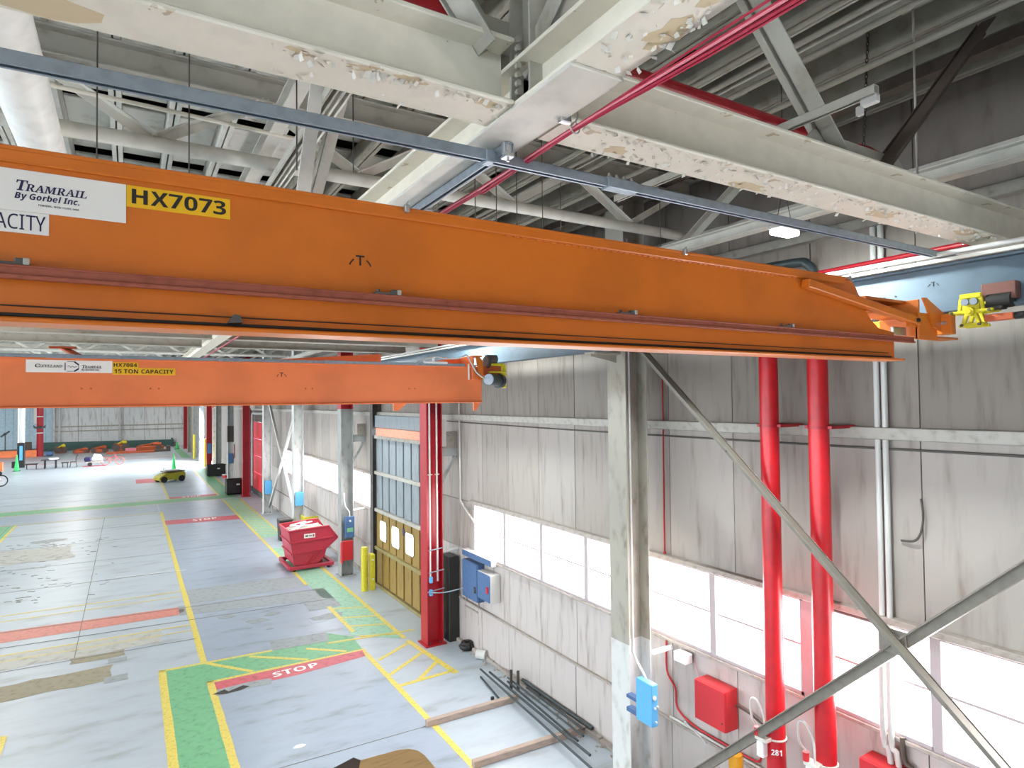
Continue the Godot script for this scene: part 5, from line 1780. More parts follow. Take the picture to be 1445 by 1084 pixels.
func build_floor_things() -> void:
	var st: SurfaceTool
	bollard("tall yellow bollard post left of the sectional door", Vector3(5.36, 0, -16.5), 0.09, 1.15, M.bollard)
	bollard("yellow bollard post in front of the red column, right of the sectional door", Vector3(5.45, 0, -12.75), 0.065, 0.95, M.bollard)
	bollard("amber bollard top at the bottom edge below the crossing braces", Vector3(5.62, 0, -4.70), 0.075, 1.16, M.amber)
	var gp := thing("guard_post", "flat yellow guard plate bolted behind the tall bollard", "guard", Vector3(5.55, 0, -16.55))
	st = mb()
	bx(st, 5.50, 5.62, 0, 0.95, -16.60, -16.40, 0.01)
	obj("plate", st, M.bollard, gp)
	for y in [0.3, 0.8]:
		st = mb()
		cyl(st, Vector3(5.56, y, -16.40), Vector3(5.56, y, -16.385), 0.025, 8)
		obj("bolt", st, M.conduit, gp)
	# self dumping hopper
	var h := thing("dumping_hopper", "red self dumping hopper full of white scrap beside the walkway", "hopper", Vector3(4.7, 0, -20.1))
	var z0 := -19.5
	var z1 := -20.85
	var side := PackedVector2Array([Vector2(4.06, 1.19), Vector2(5.22, 1.24), Vector2(5.50, 0.84), Vector2(5.14, 0.55), Vector2(5.08, 0.33), Vector2(4.88, 0.16), Vector2(4.22, 0.18)])
	for z in [z0, z1 + 0.02]:
		st = mb()
		prism(st, side, Vector3(0, 0, z - 0.02), Vector3.RIGHT, Vector3.UP, Vector3.BACK, 0.02)
		obj("side_plate", st, M.red_bin, h)
	st = mb()
	var loop := [side[0], side[6], side[5], side[4], side[3], side[2]]
	for k in 5:
		var a := Vector3(loop[k].x, loop[k].y, 0)
		var b := Vector3(loop[k + 1].x, loop[k + 1].y, 0)
		var n := Vector3(-(b - a).y, (b - a).x, 0).normalized()
		var o := -n * 0.012
		for s in [0.0, 1.0]:
			var d: Vector3 = o * s
			quad(st, a + d + Vector3(0, 0, z0), b + d + Vector3(0, 0, z0), b + d + Vector3(0, 0, z1), a + d + Vector3(0, 0, z1), n if s == 0.0 else -n)
	obj("shell_plate", st, M.red_bin, h)
	for y in [[4.10, 0.84, 5.36, 0.90], [4.15, 0.50, 5.06, 0.56]]:
		st = mb()
		bar(st, Vector3(y[0], y[1], z0 + 0.015), Vector3(y[2], y[3], z0 + 0.015), 0.05, 0.04, Vector3.BACK, 0.006)
		obj("stiffener", st, M.red_bin, h)
		st = mb()
		bar(st, Vector3(y[0] - 0.01, y[1], z0), Vector3(y[0] - 0.01, y[1], z1), 0.05, 0.04, Vector3.UP, 0.006)
		obj("stiffener", st, M.red_bin, h)
	st = mb()
	bar(st, Vector3(4.05, 1.19, z0), Vector3(5.23, 1.245, z0), 0.06, 0.05, Vector3.UP, 0.008)
	bar(st, Vector3(4.05, 1.19, z1), Vector3(5.23, 1.245, z1), 0.06, 0.05, Vector3.UP, 0.008)
	bar(st, Vector3(5.22, 1.245, z0), Vector3(5.51, 0.84, z0), 0.05, 0.05, Vector3.BACK, 0.008)
	bar(st, Vector3(5.22, 1.245, z1), Vector3(5.51, 0.84, z1), 0.05, 0.05, Vector3.BACK, 0.008)
	bar(st, Vector3(4.05, 1.19, z0), Vector3(4.05, 1.19, z1), 0.06, 0.05, Vector3.UP, 0.008)
	obj("rim", st, M.red_bin, h)
	st = mb()
	bar(st, Vector3(4.55, 0.14, z0 + 0.02), Vector3(4.78, 0.44, z0 + 0.02), 0.03, 0.03, Vector3.BACK, 0.004)
	bar(st, Vector3(5.0, 0.56, z0 + 0.015), Vector3(4.75, 0.26, z0 + 0.015), 0.015, 0.03, Vector3.BACK, 0.004)
	obj("latch_bar", st, M.red, h)
	st = mb()
	for z in [z0 + 0.05, z1 - 0.05]:
		bx(st, 4.05, 5.36, 0.06, 0.16, z - 0.05, z + 0.05, 0.01)
	for x in [4.08, 5.33]:
		bx(st, x - 0.05, x + 0.05, 0.06, 0.15, z1, z0, 0.01)
	bx(st, 4.5, 5.1, 0.10, 0.2, -20.6, -19.7, 0.01)
	obj("skid_base", st, M.red_bin, h)
	for x in [4.2, 5.2]:
		for z in [z0 + 0.03, z1 - 0.03]:
			st = mb()
			cyl(st, Vector3(x, 0.05, z - 0.02), Vector3(x, 0.05, z + 0.02), 0.05, 12)
			obj("caster", st, M.black, h)
	st = mb()
	bx(st, 4.49, 4.82, 0.94, 1.07, z0 + 0.0, z0 + 0.004, 0.001)
	var lab := obj("label_plate", st, M.sign_white, h)
	st = mb()
	bx(st, 4.53, 4.61, 0.985, 1.025, z0 + 0.004, z0 + 0.006)
	bx(st, 4.63, 4.73, 0.99, 1.015, z0 + 0.004, z0 + 0.006)
	obj("label_print", st, M.ink, lab)
	st = mb()
	bx(st, 4.75, 4.79, 0.97, 1.04, z0 + 0.004, z0 + 0.006)
	obj("label_mark", st, M.red_box, lab)
	var sc := [[4.3, 1.18, -19.9, 0.9, 0.3], [4.6, 1.2, -20.2, 1.0, -0.2], [4.5, 1.24, -20.0, 0.8, 0.7], [4.75, 1.25, -20.35, 0.7, 0.25], [4.25, 1.15, -20.4, 0.7, -0.5], [4.9, 1.22, -20.1, 0.6, 0.05], [4.45, 1.3, -20.1, 0.9, 0.15], [5.25, 1.12, -20.1, 0.5, -0.3], [5.4, 1.0, -19.9, 0.35, 0.6], [5.42, 0.98, -20.3, 0.3, -0.8]]
	var sl := ["leftmost", "long lower", "steep", "far right", "far left", "short middle", "topmost", "right end", "spilling front", "spilling back"]
	for k in sc.size():
		var q: Array = sc[k]
		st = mb()
		box(st, Vector3(q[0], q[1], q[2]), Vector3(q[3] * 0.55, 0.03, 0.08), 0.006, Basis(Vector3.UP, q[4]) * Basis(Vector3.BACK, rng.randf_range(-0.1, 0.35)))
		single("scrap_strip", "white scrap strip lying in the red hopper, %s piece" % sl[k], "scrap", st, M.white, "scrap in the hopper")
	st = mb()
	bx(st, 4.12, 5.3, 0.95, 1.08, z1 + 0.05, z0 - 0.05, 0.02)
	single("scrap_heap", "flat heap of grey scrap filling the red hopper", "scrap", st, M.steel_grey)
	# bin behind the hopper
	var bn := thing("waste_bin", "small dark bin with pale lid left of the red hopper", "bin", Vector3(4.9, 0, -24.2))
	st = mb()
	prism(st, PackedVector2Array([Vector2(4.70, 0), Vector2(5.08, 0), Vector2(5.12, 0.72), Vector2(4.66, 0.72)]), Vector3(0, 0, -24.45), Vector3.RIGHT, Vector3.UP, Vector3.BACK, 0.45)
	obj("bin_body", st, M.black, bn)
	st = mb()
	bx(st, 4.65, 5.13, 0.72, 0.77, -24.47, -23.98, 0.01)
	obj("bin_lid", st, M.steel_dark, bn)
	var yr := thing("guard_rail", "low yellow corner guard rail behind the red hopper", "guard", Vector3(5.6, 0, -24.0))
	st = mb()
	bx(st, 5.45, 5.5, 0.0, 0.85, -24.2, -23.6, 0.008)
	obj("side_plate", st, M.bollard, yr)
	st = mb()
	bx(st, 5.5, 5.97, 0.5, 0.85, -23.65, -23.6, 0.008)
	obj("front_plate", st, M.bollard, yr)
	st = mb()
	bx(st, 5.2, 5.5, 0.5, 1.05, -18.02, -17.95, 0.01)
	bx(st, 5.18, 5.22, 0.42, 1.0, -18.1, -17.95, 0.01)
	single("red_board", "upright red board leaning on the grey column right of the hopper", "panel", st, M.red_box)
	var eb := thing("control_box", "blue control box with green sticker on the grey column behind the hopper", "box", Vector3(5.4, 1.2, -18.05))
	st = mb()
	bx(st, 5.3, 5.56, 1.12, 1.72, -18.14, -18.0, 0.01)
	obj("box_body", st, M.blue, eb)
	st = mb()
	bx(st, 5.34, 5.52, 1.28, 1.40, -18.0, -17.995)
	obj("sticker", st, M.p_green, eb)
	st = mb()
	cyl(st, Vector3(5.43, 1.6, -18.0), Vector3(5.43, 1.6, -17.97), 0.03, 12)
	obj("knob", st, M.steel_clean, eb)
	st = mb()
	tube(st, curve([Vector3(5.43, 1.72, -18.05), Vector3(5.42, 1.85, -18.05), Vector3(5.3, 2.05, -18.05), Vector3(5.28, 2.4, -18.1)], 5), 0.018, 8)
	obj("feed_pipe", st, M.conduit, eb)
	# timbers and loose steel bars
	var tb := [["upper", Vector3(3.93, 0.05, -9.14), Vector3(5.55, 0.05, -9.12)], ["lower", Vector3(4.03, 0.05, -7.79), Vector3(5.97, 0.05, -7.72)]]
	for q in tb:
		st = mb()
		bar(st, q[1], q[2], 0.09, 0.095, Vector3.UP, 0.006)
		single("timber", "weathered square timber under the steel bars, %s one" % ("nearer the red column" if q[0] == "upper" else "nearer the camera"), "timber", st, M.wood, "timbers under the bars")
	var bars := [
		[Vector3(5.50, 0.11, -10.3), Vector3(5.26, 0.115, -6.75), 0.018, "longest, nearest the aisle"], [Vector3(5.58, 0.11, -10.1), Vector3(5.44, 0.115, -7.02), 0.02, "second from the aisle"],
		[Vector3(5.66, 0.11, -9.6), Vector3(5.52, 0.115, -7.4), 0.018, "third from the aisle"], [Vector3(5.72, 0.125, -9.7), Vector3(5.66, 0.12, -7.45), 0.016, "fourth from the aisle"],
		[Vector3(5.90, 0.12, -9.5), Vector3(5.90, 0.12, -7.55), 0.028, "thick one next to the wall"], [Vector3(5.80, 0.12, -9.2), Vector3(5.78, 0.12, -7.6), 0.018, "second from the wall"],
		[Vector3(5.45, 0.02, -10.2), Vector3(5.3, 0.02, -9.2), 0.016, "short one flat on the floor"]]
	for q in bars:
		st = mb()
		cyl(st, q[0], q[1], q[2], 10)
		single("steel_bar", "dark round steel bar in the stack by the wall, " + q[3], "bar", st, M.pipe_dark, "bars stacked by the wall")
	for q in [[5.68, -9.52, "left"], [5.76, -9.42, "right"]]:
		st = mb()
		bar(st, Vector3(q[0], 0.0, q[1]), Vector3(q[0] + 0.02, 0.32, q[1] - 0.03), 0.05, 0.03, Vector3.BACK, 0.004)
		single("stake", "dark upright stake behind the stacked bars, %s one" % q[2], "stake", st, M.steel_dark)
	st = mb()
	for k in 90:
		box(st, Vector3(5.93 - absf(rng.randfn(0, 0.09)), 0.006, rng.randf_range(-11.8, -6.4)), Vector3(rng.randf_range(0.01, 0.07), 0.012, rng.randf_range(0.01, 0.06)), 0.0, Basis(Vector3.UP, rng.randf() * TAU))
	single("floor_litter", "scatter of dark grit and paint crumbs along the foot of the wall", "litter", st, M.sill).set_meta("kind", "stuff")
	var tr := thing("rubber_roll", "small dark rubber roll on the floor by the red column", "roll", Vector3(5.84, 0, -11.5))
	st = mb()
	torus(st, Vector3(5.84, 0.07, -11.5), Vector3.UP, 0.10, 0.06, 18, 10)
	obj("outer_coil", st, M.black, tr)
	st = mb()
	torus(st, Vector3(5.84, 0.13, -11.5), Vector3.UP, 0.09, 0.04, 18, 8)
	obj("upper_coil", st, M.dark, tr)
	st = mb()
	cyl(st, Vector3(5.80, 0.09, -11.0), Vector3(5.92, 0.09, -10.85), 0.09, 14)
	single("plastic_jug", "small pale plastic jug lying by the wall right of the dark roll", "jug", st, M.conduit)
	st = mb()
	cyl(st, Vector3(5.22, 0.0, -9.36), Vector3(5.22, 0.045, -9.36), 0.03, 12)
	single("black_plug", "tiny black cap on the floor above the upper timber", "cap", st, M.black)
	st = mb()
	var p := PackedVector2Array()
	for k in 12:
		var a := TAU * k / 12
		p.append(Vector2(cos(a) * 0.09 * (1.0 + 0.2 * sin(a * 3)), sin(a) * 0.05))
	prism(st, p, Vector3(2.14, 0.004, -9.6), Vector3.RIGHT, Vector3.BACK, Vector3.UP, 0.012)
	single("paper_scrap", "small white scrap of paper on the grey aisle", "paper", st, M.white)
	# tops of boxes in the immediate foreground
	var ta := thing("cable_drum_lid", "light brown wooden board with rounded corner at the bottom edge", "board", Vector3(0.85, 3.55, -2.2))
	st = mb()
	prism(st, PackedVector2Array([Vector2(0.40, 1.6), Vector2(0.775, 2.445), Vector2(0.93, 2.435), Vector2(0.965, 2.42), Vector2(0.99, 2.39), Vector2(1.0, 2.34), Vector2(1.0, 1.6)]), Vector3(0, 3.58, 0), Vector3.RIGHT, Vector3.FORWARD, Vector3.UP, 0.03)
	obj("board_top", st, M.wood_top, ta)
	st = mb()
	bx(st, 0.84, 0.98, 0.0, 3.58, -1.75, -1.62, 0.01)
	obj("mast", st, M.steel_dark, ta)
	st = mb()
	prism(st, PackedVector2Array([Vector2(0.30, 1.6), Vector2(0.64, 2.49), Vector2(0.775, 2.535), Vector2(0.815, 2.46), Vector2(0.70, 1.6)]), Vector3(0, 3.525, 0), Vector3.RIGHT, Vector3.FORWARD, Vector3.UP, 0.053)
	single("oily_board", "dark oily board end under the light brown one at the bottom edge", "board", st, M.brace_brown)

# ---------------------------------------------------------------- far end of the hall
func wheel_at(st: SurfaceTool, c: Vector3, axis: Vector3, r: float, w: float) -> void:
	cyl(st, c - axis * w * 0.5, c + axis * w * 0.5, r, 18)

func build_far_things() -> void:
	var st: SurfaceTool
	# burden carrier
	var t := thing("burden_carrier", "small yellow flatbed cart parked on the aisle", "cart", Vector3(2.3, 0, -46.6))
	var o := Vector3(2.28, 0, -46.6)
	var bs := Basis(Vector3.UP, deg_to_rad(22))
	st = mb()
	var prof := PackedVector2Array([Vector2(-0.80, 0.14), Vector2(0.62, 0.12), Vector2(0.80, 0.2), Vector2(0.80, 0.52), Vector2(0.70, 0.62), Vector2(-0.35, 0.56), Vector2(-0.72, 0.40), Vector2(-0.82, 0.28)])
	prism(st, prof, o - bs.z * 0.42, bs.x, Vector3.UP, bs.z, 0.84)
	obj("body", st, M.olive, t)
	st = mb()
	box(st, o + bs * Vector3(0.2, 0.66, 0), Vector3(1.2, 0.05, 0.86), 0.02, bs)
	obj("deck", st, M.steel_dark, t)
	st = mb()
	box(st, o + bs * Vector3(0.05, 0.72, 0.0), Vector3(1.0, 0.07, 0.66), 0.03, bs)
	obj("seat", st, M.conduit, t)
	st = mb()
	bar(st, o + bs * Vector3(-0.45, 0.52, 0), o + bs * Vector3(-0.38, 0.88, 0), 0.03, 0.03)
	torus(st, o + bs * Vector3(-0.38, 0.88, 0), bs * Vector3(0.3, 1, 0), 0.14, 0.015, 14, 6)
	obj("steering_wheel", st, M.dark, t)
	for q in [[-0.55, 0.43], [0.55, 0.43], [-0.55, -0.43], [0.55, -0.43]]:
		st = mb()
		wheel_at(st, o + bs * Vector3(q[0], 0.19, q[1]), bs.z, 0.19, 0.12)
		obj("wheel", st, M.black, t)
	# cones
	for q in [[Vector3(2.9, 0, -53.8), "bright green cone standing behind the yellow cart", 1.3], [Vector3(-7.3, 0, -61.0), "bright green cone beside the white column at left", 1.25], [Vector3(4.6, 0, -79.5), "small green cone near the far right corner", 0.8]]:
		var c := thing("traffic_cone", q[1], "cone", q[0])
		st = mb()
		tube(st, [q[0] + Vector3(0, 0.04, 0), q[0] + Vector3(0, q[2], 0)], 0.17, 16, 0.03)
		obj("cone_body", st, M.cone, c)
		st = mb()
		bx(st, q[0].x - 0.22, q[0].x + 0.22, 0, 0.04, q[0].z - 0.22, q[0].z + 0.22, 0.01)
		obj("cone_base", st, M.black, c)
	# black bins
	for q in [[5.15, -48.0, 1.15, 0.80, "further one of the two black bins by the right wall"], [4.98, -37.7, 0.86, 0.84, "nearer one of the two black bins, beside the red column"]]:
		var b := thing("black_bin", q[4], "bin", Vector3(q[0], 0, q[1]), "black bins")
		var hw: float = q[2] * 0.5
		st = mb()
		for s in [[q[0] - hw, q[0] - hw + 0.04, q[1] - 0.5, q[1] + 0.3], [q[0] + hw - 0.04, q[0] + hw, q[1] - 0.5, q[1] + 0.3], [q[0] - hw, q[0] + hw, q[1] + 0.26, q[1] + 0.3], [q[0] - hw, q[0] + hw, q[1] - 0.5, q[1] - 0.46]]:
			bx(st, s[0], s[1], 0.06, q[3], s[2], s[3], 0.01)
		bx(st, q[0] - hw, q[0] + hw, 0.06, 0.12, q[1] - 0.5, q[1] + 0.3, 0.01)
		obj("bin_body", st, M.black, b)
		st = mb()
		bx(st, q[0] - hw - 0.03, q[0] + hw + 0.03, q[3] - 0.03, q[3] + 0.02, q[1] + 0.27, q[1] + 0.33, 0.01)
		obj("bin_rim", st, M.dark, b)
		st = mb()
		bx(st, q[0] + 0.05, q[0] + 0.22, q[3] - 0.3, q[3] - 0.22, q[1] + 0.3, q[1] + 0.305)
		obj("bin_label", st, M.conduit, b)
		for x in [-1, 1]:
			st = mb()
			wheel_at(st, Vector3(q[0] + x * hw * 0.8, 0.05, q[1] + 0.2), Vector3.RIGHT, 0.05, 0.04)
			obj("caster", st, M.dark, b)
	var bk := thing("red_bucket", "small red and white bucket between the two black bins", "bucket", Vector3(5.55, 0, -46.5))
	st = mb()
	tube(st, [Vector3(5.55, 0, -46.5), Vector3(5.55, 0.2, -46.5)], 0.16, 14, 0.2)
	obj("bucket_body", st, M.red_box, bk)
	st = mb()
	cyl(st, Vector3(5.55, 0.2, -46.5), Vector3(5.55, 0.24, -46.5), 0.21, 14)
	obj("bucket_lid", st, M.white, bk)
	# boxes on the far right columns
	for q in [[-42.45, 1.9, 1.3, "blue box on the grey column between the black bins"], [-30.2, 1.5, 0.9, "pale blue box on the pale column beside the red sheet door"], [-24.1, 1.7, 1.2, "small blue box at the foot of the far cross brace"], [-60.7, 2.4, 0.9, "tall blue grey box on the column past the open truck door"], [-54.6, 1.9, 1.1, "slate blue box on the red column at the truck door"]]:
		st = mb()
		bx(st, 5.26, 5.54, q[2], q[1], q[0] - 0.12, q[0], 0.01)
		single("wall_box", q[3], "box", st, M.blue if q[0] < -40 else M.sky_blue)
	st = mb()
	bx(st, 5.7, 5.96, 1.4, 2.3, -45.4, -45.2, 0.01)
	single("red_cabinet", "small red cabinet on the wall past the grey column", "cabinet", st, M.red_box)
	bollard("yellow post at the near side of the open truck door", Vector3(5.2, 0, -55.6), 0.10, 2.2, M.bollard)
	bollard("yellow post at the far side of the open truck door", Vector3(5.1, 0, -64.5), 0.10, 2.2, M.bollard)
	# pipe bends beside the red door column
	st = mb()
	tube(st, curve([Vector3(5.95, 4.45, -34.6), Vector3(5.7, 4.45, -35.2), Vector3(5.66, 4.45, -36.0), Vector3(5.66, 4.3, -36.22), Vector3(5.66, 3.9, -36.25), Vector3(5.66, 0.6, -36.25)], 6), 0.07, 12)
	single("drain_pipe", "grey drain pipe with elbow next to the red sheet door", "pipe", st, M.column_grey)
	# left column with its dark cladding, red column, fans
	t = thing("steel_column", "white steel column with dark lower cladding at the far left", "column", Vector3(-7.42, 0, -64.3), "columns of the far left")
	st = mb()
	for x in [-7.60, -7.24]:
		bx(st, x - 0.03, x + 0.03, 2.0, 7.7, -64.5, -64.1, 0.01)
	bx(st, -7.6, -7.24, 2.0, 7.7, -64.33, -64.27)
	obj("shaft", st, M.white, t)
	st = mb()
	bx(st, -7.66, -7.18, 0.0, 2.0, -64.55, -64.05, 0.02)
	bx(st, -8.0, -7.66, 0.0, 0.5, -64.5, -64.1, 0.02)
	obj("cladding", st, M.black, t)
	st = mb()
	bx(st, -7.50, -7.30, 0.6, 1.75, -64.05, -64.03, 0.005)
	obj("blue_sign", st, M.sky_blue, t)
	t = thing("steel_column", "red steel column at the far left beside the orange girder", "column", Vector3(-7.42, 0, -77.0), "columns of the far left")
	st = mb()
	for x in [-7.66, -7.2]:
		bx(st, x - 0.03, x + 0.03, 0, 7.7, -77.2, -76.8, 0.01)
	bx(st, -7.66, -7.2, 0, 7.7, -77.05, -76.98)
	obj("shaft", st, M.red, t)
	for y in [2.3, 3.9]:
		st = mb()
		bx(st, -7.72, -7.14, y - 0.05, y + 0.05, -76.8, -76.77, 0.01)
		obj("band", st, M.conduit, t)
	for q in [[Vector3(-7.4, 2.9, -76.3), 0.5, "grey wall fan on the far red column"], [Vector3(-10.25, 2.25, -78.0), 0.36, "grey tilted pedestal fan at the far left edge"]]:
		var f := thing("fan", q[2], "fan", q[0])
		st = mb()
		for s in [-1.0, 1.0]:
			if q[1] > 0.4:
				prism(st, PackedVector2Array([Vector2(s * 0.1, -0.22), Vector2(s * 0.45, -0.1), Vector2(s * 0.5, 0.2), Vector2(s * 0.3, 0.05), Vector2(s * 0.1, -0.05)]), q[0], Vector3.RIGHT, Vector3.UP, Vector3.BACK, 0.08)
			else:
				box(st, q[0] + Vector3(s * 0.18, s * 0.14, 0), Vector3(0.42, 0.16, 0.06), 0.02, Basis(Vector3.BACK, 0.65))
		obj("blade", st, M.pipe_dark, f)
		st = mb()
		cyl(st, q[0] - Vector3(0, 0, 0.15), q[0] + Vector3(0, 0, 0.12), 0.12, 12)
		obj("hub", st, M.dark, f)
		st = mb()
		if q[1] > 0.4:
			bx(st, q[0].x - 0.05, q[0].x + 0.05, q[0].y - 0.05, q[0].y + 0.05, -76.8, q[0].z - 0.1, 0.01)
		else:
			bx(st, q[0].x - 0.04, q[0].x + 0.04, 0, q[0].y, q[0].z - 0.12, q[0].z - 0.04, 0.01)
		obj("mount", st, M.steel_dark, f)
	st = mb()
	bx(st, -10.6, -7.66, 0.02, 0.62, -76.9, -76.7, 0.02)
	bx(st, -10.6, -7.66, 0.60, 0.66, -77.0, -76.6, 0.01)
	single("orange_girder", "orange crane girder lying on the floor at the far left", "girder", st, M.crane_far)
	t = thing("blue_barrel", "small blue drum with dark frame beside the far red column", "drum", Vector3(-6.65, 0, -76.8))
	st = mb()
	cyl(st, Vector3(-6.9, 0.26, -76.8), Vector3(-6.4, 0.26, -76.8), 0.24, 18)
	obj("drum_body", st, M.blue, t)
	st = mb()
	bar(st, Vector3(-7.2, 0.5, -76.9), Vector3(-6.6, 0.85, -76.9), 0.06, 0.06)
	bx(st, -7.1, -6.4, 0, 0.05, -77.1, -76.6, 0.01)
	obj("drum_frame", st, M.black, t)
	# teal girder along the far wall
	t = thing("teal_girder", "long dark teal girder lying along the far wall", "girder", Vector3(-1.7, 0, -85.4))
	st = mb()
	prism(st, PackedVector2Array([Vector2(-8.1, 0.1), Vector2(4.2, 0.05), Vector2(4.6, 0.35), Vector2(4.6, 0.8), Vector2(-8.1, 0.95)]), Vector3(0, 0, -85.5), Vector3.RIGHT, Vector3.UP, Vector3.BACK, 0.2)
	obj("girder_body", st, M.teal, t)
	st = mb()
	bx(st, -8.1, 4.6, 0.0, 0.06, -85.6, -85.1, 0.01)
	bx(st, 4.3, 4.5, 0.8, 1.0, -85.5, -85.3, 0.01)
	obj("girder_flange", st, M.teal, t)
	# orange crane parts on the floor
	var parts := [[-6.0, -80.5, 0.9, 1.0, "leftmost heap, with yellow on top", true], [-4.2, -79.5, 1.4, 0.55, "low heap second from left", false], [-2.6, -79.0, 1.5, 0.75, "heap left of the yellow one", false], [-0.7, -79.5, 1.3, 1.25, "middle heap, yellow on top", true], [2.0, -79.0, 2.6, 0.9, "rightmost and largest heap", false]]
	for q in parts:
		var c := thing("end_truck", "orange dismantled crane end truck on the floor, " + q[4], "machinery", Vector3(q[0], 0, q[1]), "orange crane parts")
		var w: float = q[2]
		st = mb()
		box(st, Vector3(q[0], q[3] * 0.28, q[1]), Vector3(w, q[3] * 0.5, 0.5), 0.04, Basis(Vector3.UP, rng.randf_range(-0.3, 0.3)))
		box(st, Vector3(q[0] - w * 0.2, q[3] * 0.55, q[1] - 0.2), Vector3(w * 0.5, q[3] * 0.3, 0.4), 0.03, Basis(Vector3.UP, 0.5))
		obj("truck_frame", st, M.rust, c)
		st = mb()
		for s in [-0.35, 0.3]:
			cyl(st, Vector3(q[0] + w * s, q[3] * 0.35, q[1] + 0.2), Vector3(q[0] + w * s, q[3] * 0.35, q[1] + 0.34), q[3] * 0.3, 14)
		obj("wheel", st, M.brace_brown, c)
		st = mb()
		bar(st, Vector3(q[0] - w * 0.4, q[3] * 0.55, q[1]), Vector3(q[0] + w * 0.3, q[3] * 0.95, q[1] - 0.1), 0.14, 0.14, Vector3.UP, 0.02)
		cyl(st, Vector3(q[0] + w * 0.1, q[3] * 0.75, q[1]), Vector3(q[0] + w * 0.4, q[3] * 0.75, q[1]), 0.14, 12)
		obj("drive", st, M.yellow if q[5] else M.rust, c)
	t = thing("rusty_beam", "long rusty orange beam lying in front of the crane parts", "beam", Vector3(0.2, 0, -75.8))
	st = mb()
	bx(st, -1.9, 2.3, 0.0, 0.22, -76.0, -75.7, 0.02)
	obj("beam_body", st, M.rust, t)
	st = mb()
	bx(st, 2.3, 3.8, 0.02, 0.26, -76.5, -76.2, 0.02)
	bx(st, 3.4, 3.8, 0.05, 0.6, -76.9, -76.3, 0.05)
	obj("beam_end", st, M.brace_brown, t)
	st = mb()
	bx(st, -0.3, 0.68, 0.12, 0.5, -76.65, -76.6, 0.01)
	single("pink_panel", "pale pink panel leaning among the orange crane parts", "panel", st, M.pink)
	# picnic table with its seats
	t = thing("picnic_table", "dark metal picnic table with pale top at the left", "table", Vector3(-5.3, 0, -62.0))
	st = mb()
	bx(st, -5.9, -4.7, 0.66, 0.70, -62.5, -61.5, 0.01)
	obj("tabletop", st, M.pipe_dark, t)
	for x in [-5.65, -4.95]:
		for z in [-62.3, -61.7]:
			st = mb()
			bx(st, x - 0.04, x + 0.04, 0, 0.66, z - 0.04, z + 0.04, 0.005)
			obj("leg", st, M.dark, t)
	for q in [[-6.9, -6.1], [-4.6, -4.1]]:
		st = mb()
		bx(st, q[0], q[1], 0.38, 0.43, -62.4, -61.6, 0.01)
		bx(st, q[0] + 0.05, q[0] + 0.1, 0.0, 0.38, -62.3, -62.2)
		bx(st, q[1] - 0.1, q[1] - 0.05, 0.0, 0.38, -61.8, -61.7)
		obj("bench", st, M.dark, t)
	st = mb()
	box(st, Vector3(-5.1, 0.76, -62.0), Vector3(0.6, 0.12, 0.5), 0.03, Basis(Vector3.UP, 0.3))
	single("white_bundle", "small white bundle on top of the picnic table", "bundle", st, M.white)
	t = thing("cafe_chair", "thin dark metal chair at the right of the picnic table", "chair", Vector3(-3.75, 0, -61.9))
	st = mb()
	bx(st, -4.0, -3.6, 0.42, 0.46, -62.1, -61.7, 0.005)
	obj("seat", st, M.dark, t)
	st = mb()
	tube(st, curve([Vector3(-3.62, 0.44, -61.9), Vector3(-3.6, 0.8, -61.9), Vector3(-3.5, 1.0, -61.9)], 4), 0.04, 6)
	obj("backrest", st, M.dark, t)
	for x in [-3.97, -3.6]:
		st = mb()
		tube(st, [Vector3(x, 0.44, -61.75), Vector3(x + (0.05 if x > -3.8 else -0.05), 0.0, -61.7)], 0.02, 6)
		tube(st, [Vector3(x, 0.44, -62.05), Vector3(x + (0.05 if x > -3.8 else -0.05), 0.0, -62.1)], 0.02, 6)
		obj("leg", st, M.dark, t)
	# cargo tricycle
	t = thing("cargo_tricycle", "pink cargo tricycle loaded with white and blue bags", "tricycle", Vector3(-2.2, 0, -62.5))
	for x in [-1.35, -0.35]:
		st = mb()
		torus(st, Vector3(x - 0.3, 0.33, -62.4), Vector3.BACK, 0.31, 0.025, 22, 6)
		obj("wheel", st, M.rust, t)
	st = mb()
	for q in [[Vector3(-1.65, 0.33, -62.4), Vector3(-1.25, 0.65, -62.4)], [Vector3(-1.25, 0.65, -62.4), Vector3(-0.9, 0.7, -62.4)], [Vector3(-0.9, 0.7, -62.4), Vector3(-0.65, 0.33, -62.4)], [Vector3(-1.25, 0.65, -62.4), Vector3(-1.1, 0.3, -62.4)], [Vector3(-0.95, 0.7, -62.4), Vector3(-1.0, 0.95, -62.4)]]:
		tube(st, q, 0.025, 6)
	obj("frame", st, M.red_cable, t)
	st = mb()
	bx(st, -3.1, -1.8, 0.28, 0.36, -62.8, -62.0, 0.02)
	obj("cargo_bed", st, M.steel_grey, t)
	st = mb()
	wheel_at(st, Vector3(-2.7, 0.16, -62.0), Vector3.BACK, 0.16, 0.06)
	obj("cart_wheel", st, M.dark, t)
	st = mb()
	box(st, Vector3(-2.85, 0.55, -62.4), Vector3(0.5, 0.36, 0.6), 0.08)
	single("blue_bag", "dark blue bag at the left end of the cargo tricycle", "bag", st, M.navy)
	st = mb()
	box(st, Vector3(-2.2, 0.56, -62.4), Vector3(0.8, 0.3, 0.6), 0.1)
	box(st, Vector3(-2.2, 0.8, -62.4), Vector3(0.6, 0.24, 0.5), 0.09, Basis(Vector3.BACK, -0.2))
	single("white_bags", "heap of white bags on the cargo tricycle", "bag", st, M.white)
	# cart cut by the left edge
	t = thing("hand_cart", "yellow and orange cart cut off by the left edge of the picture", "cart", Vector3(-8.0, 0, -58.0))
	st = mb()
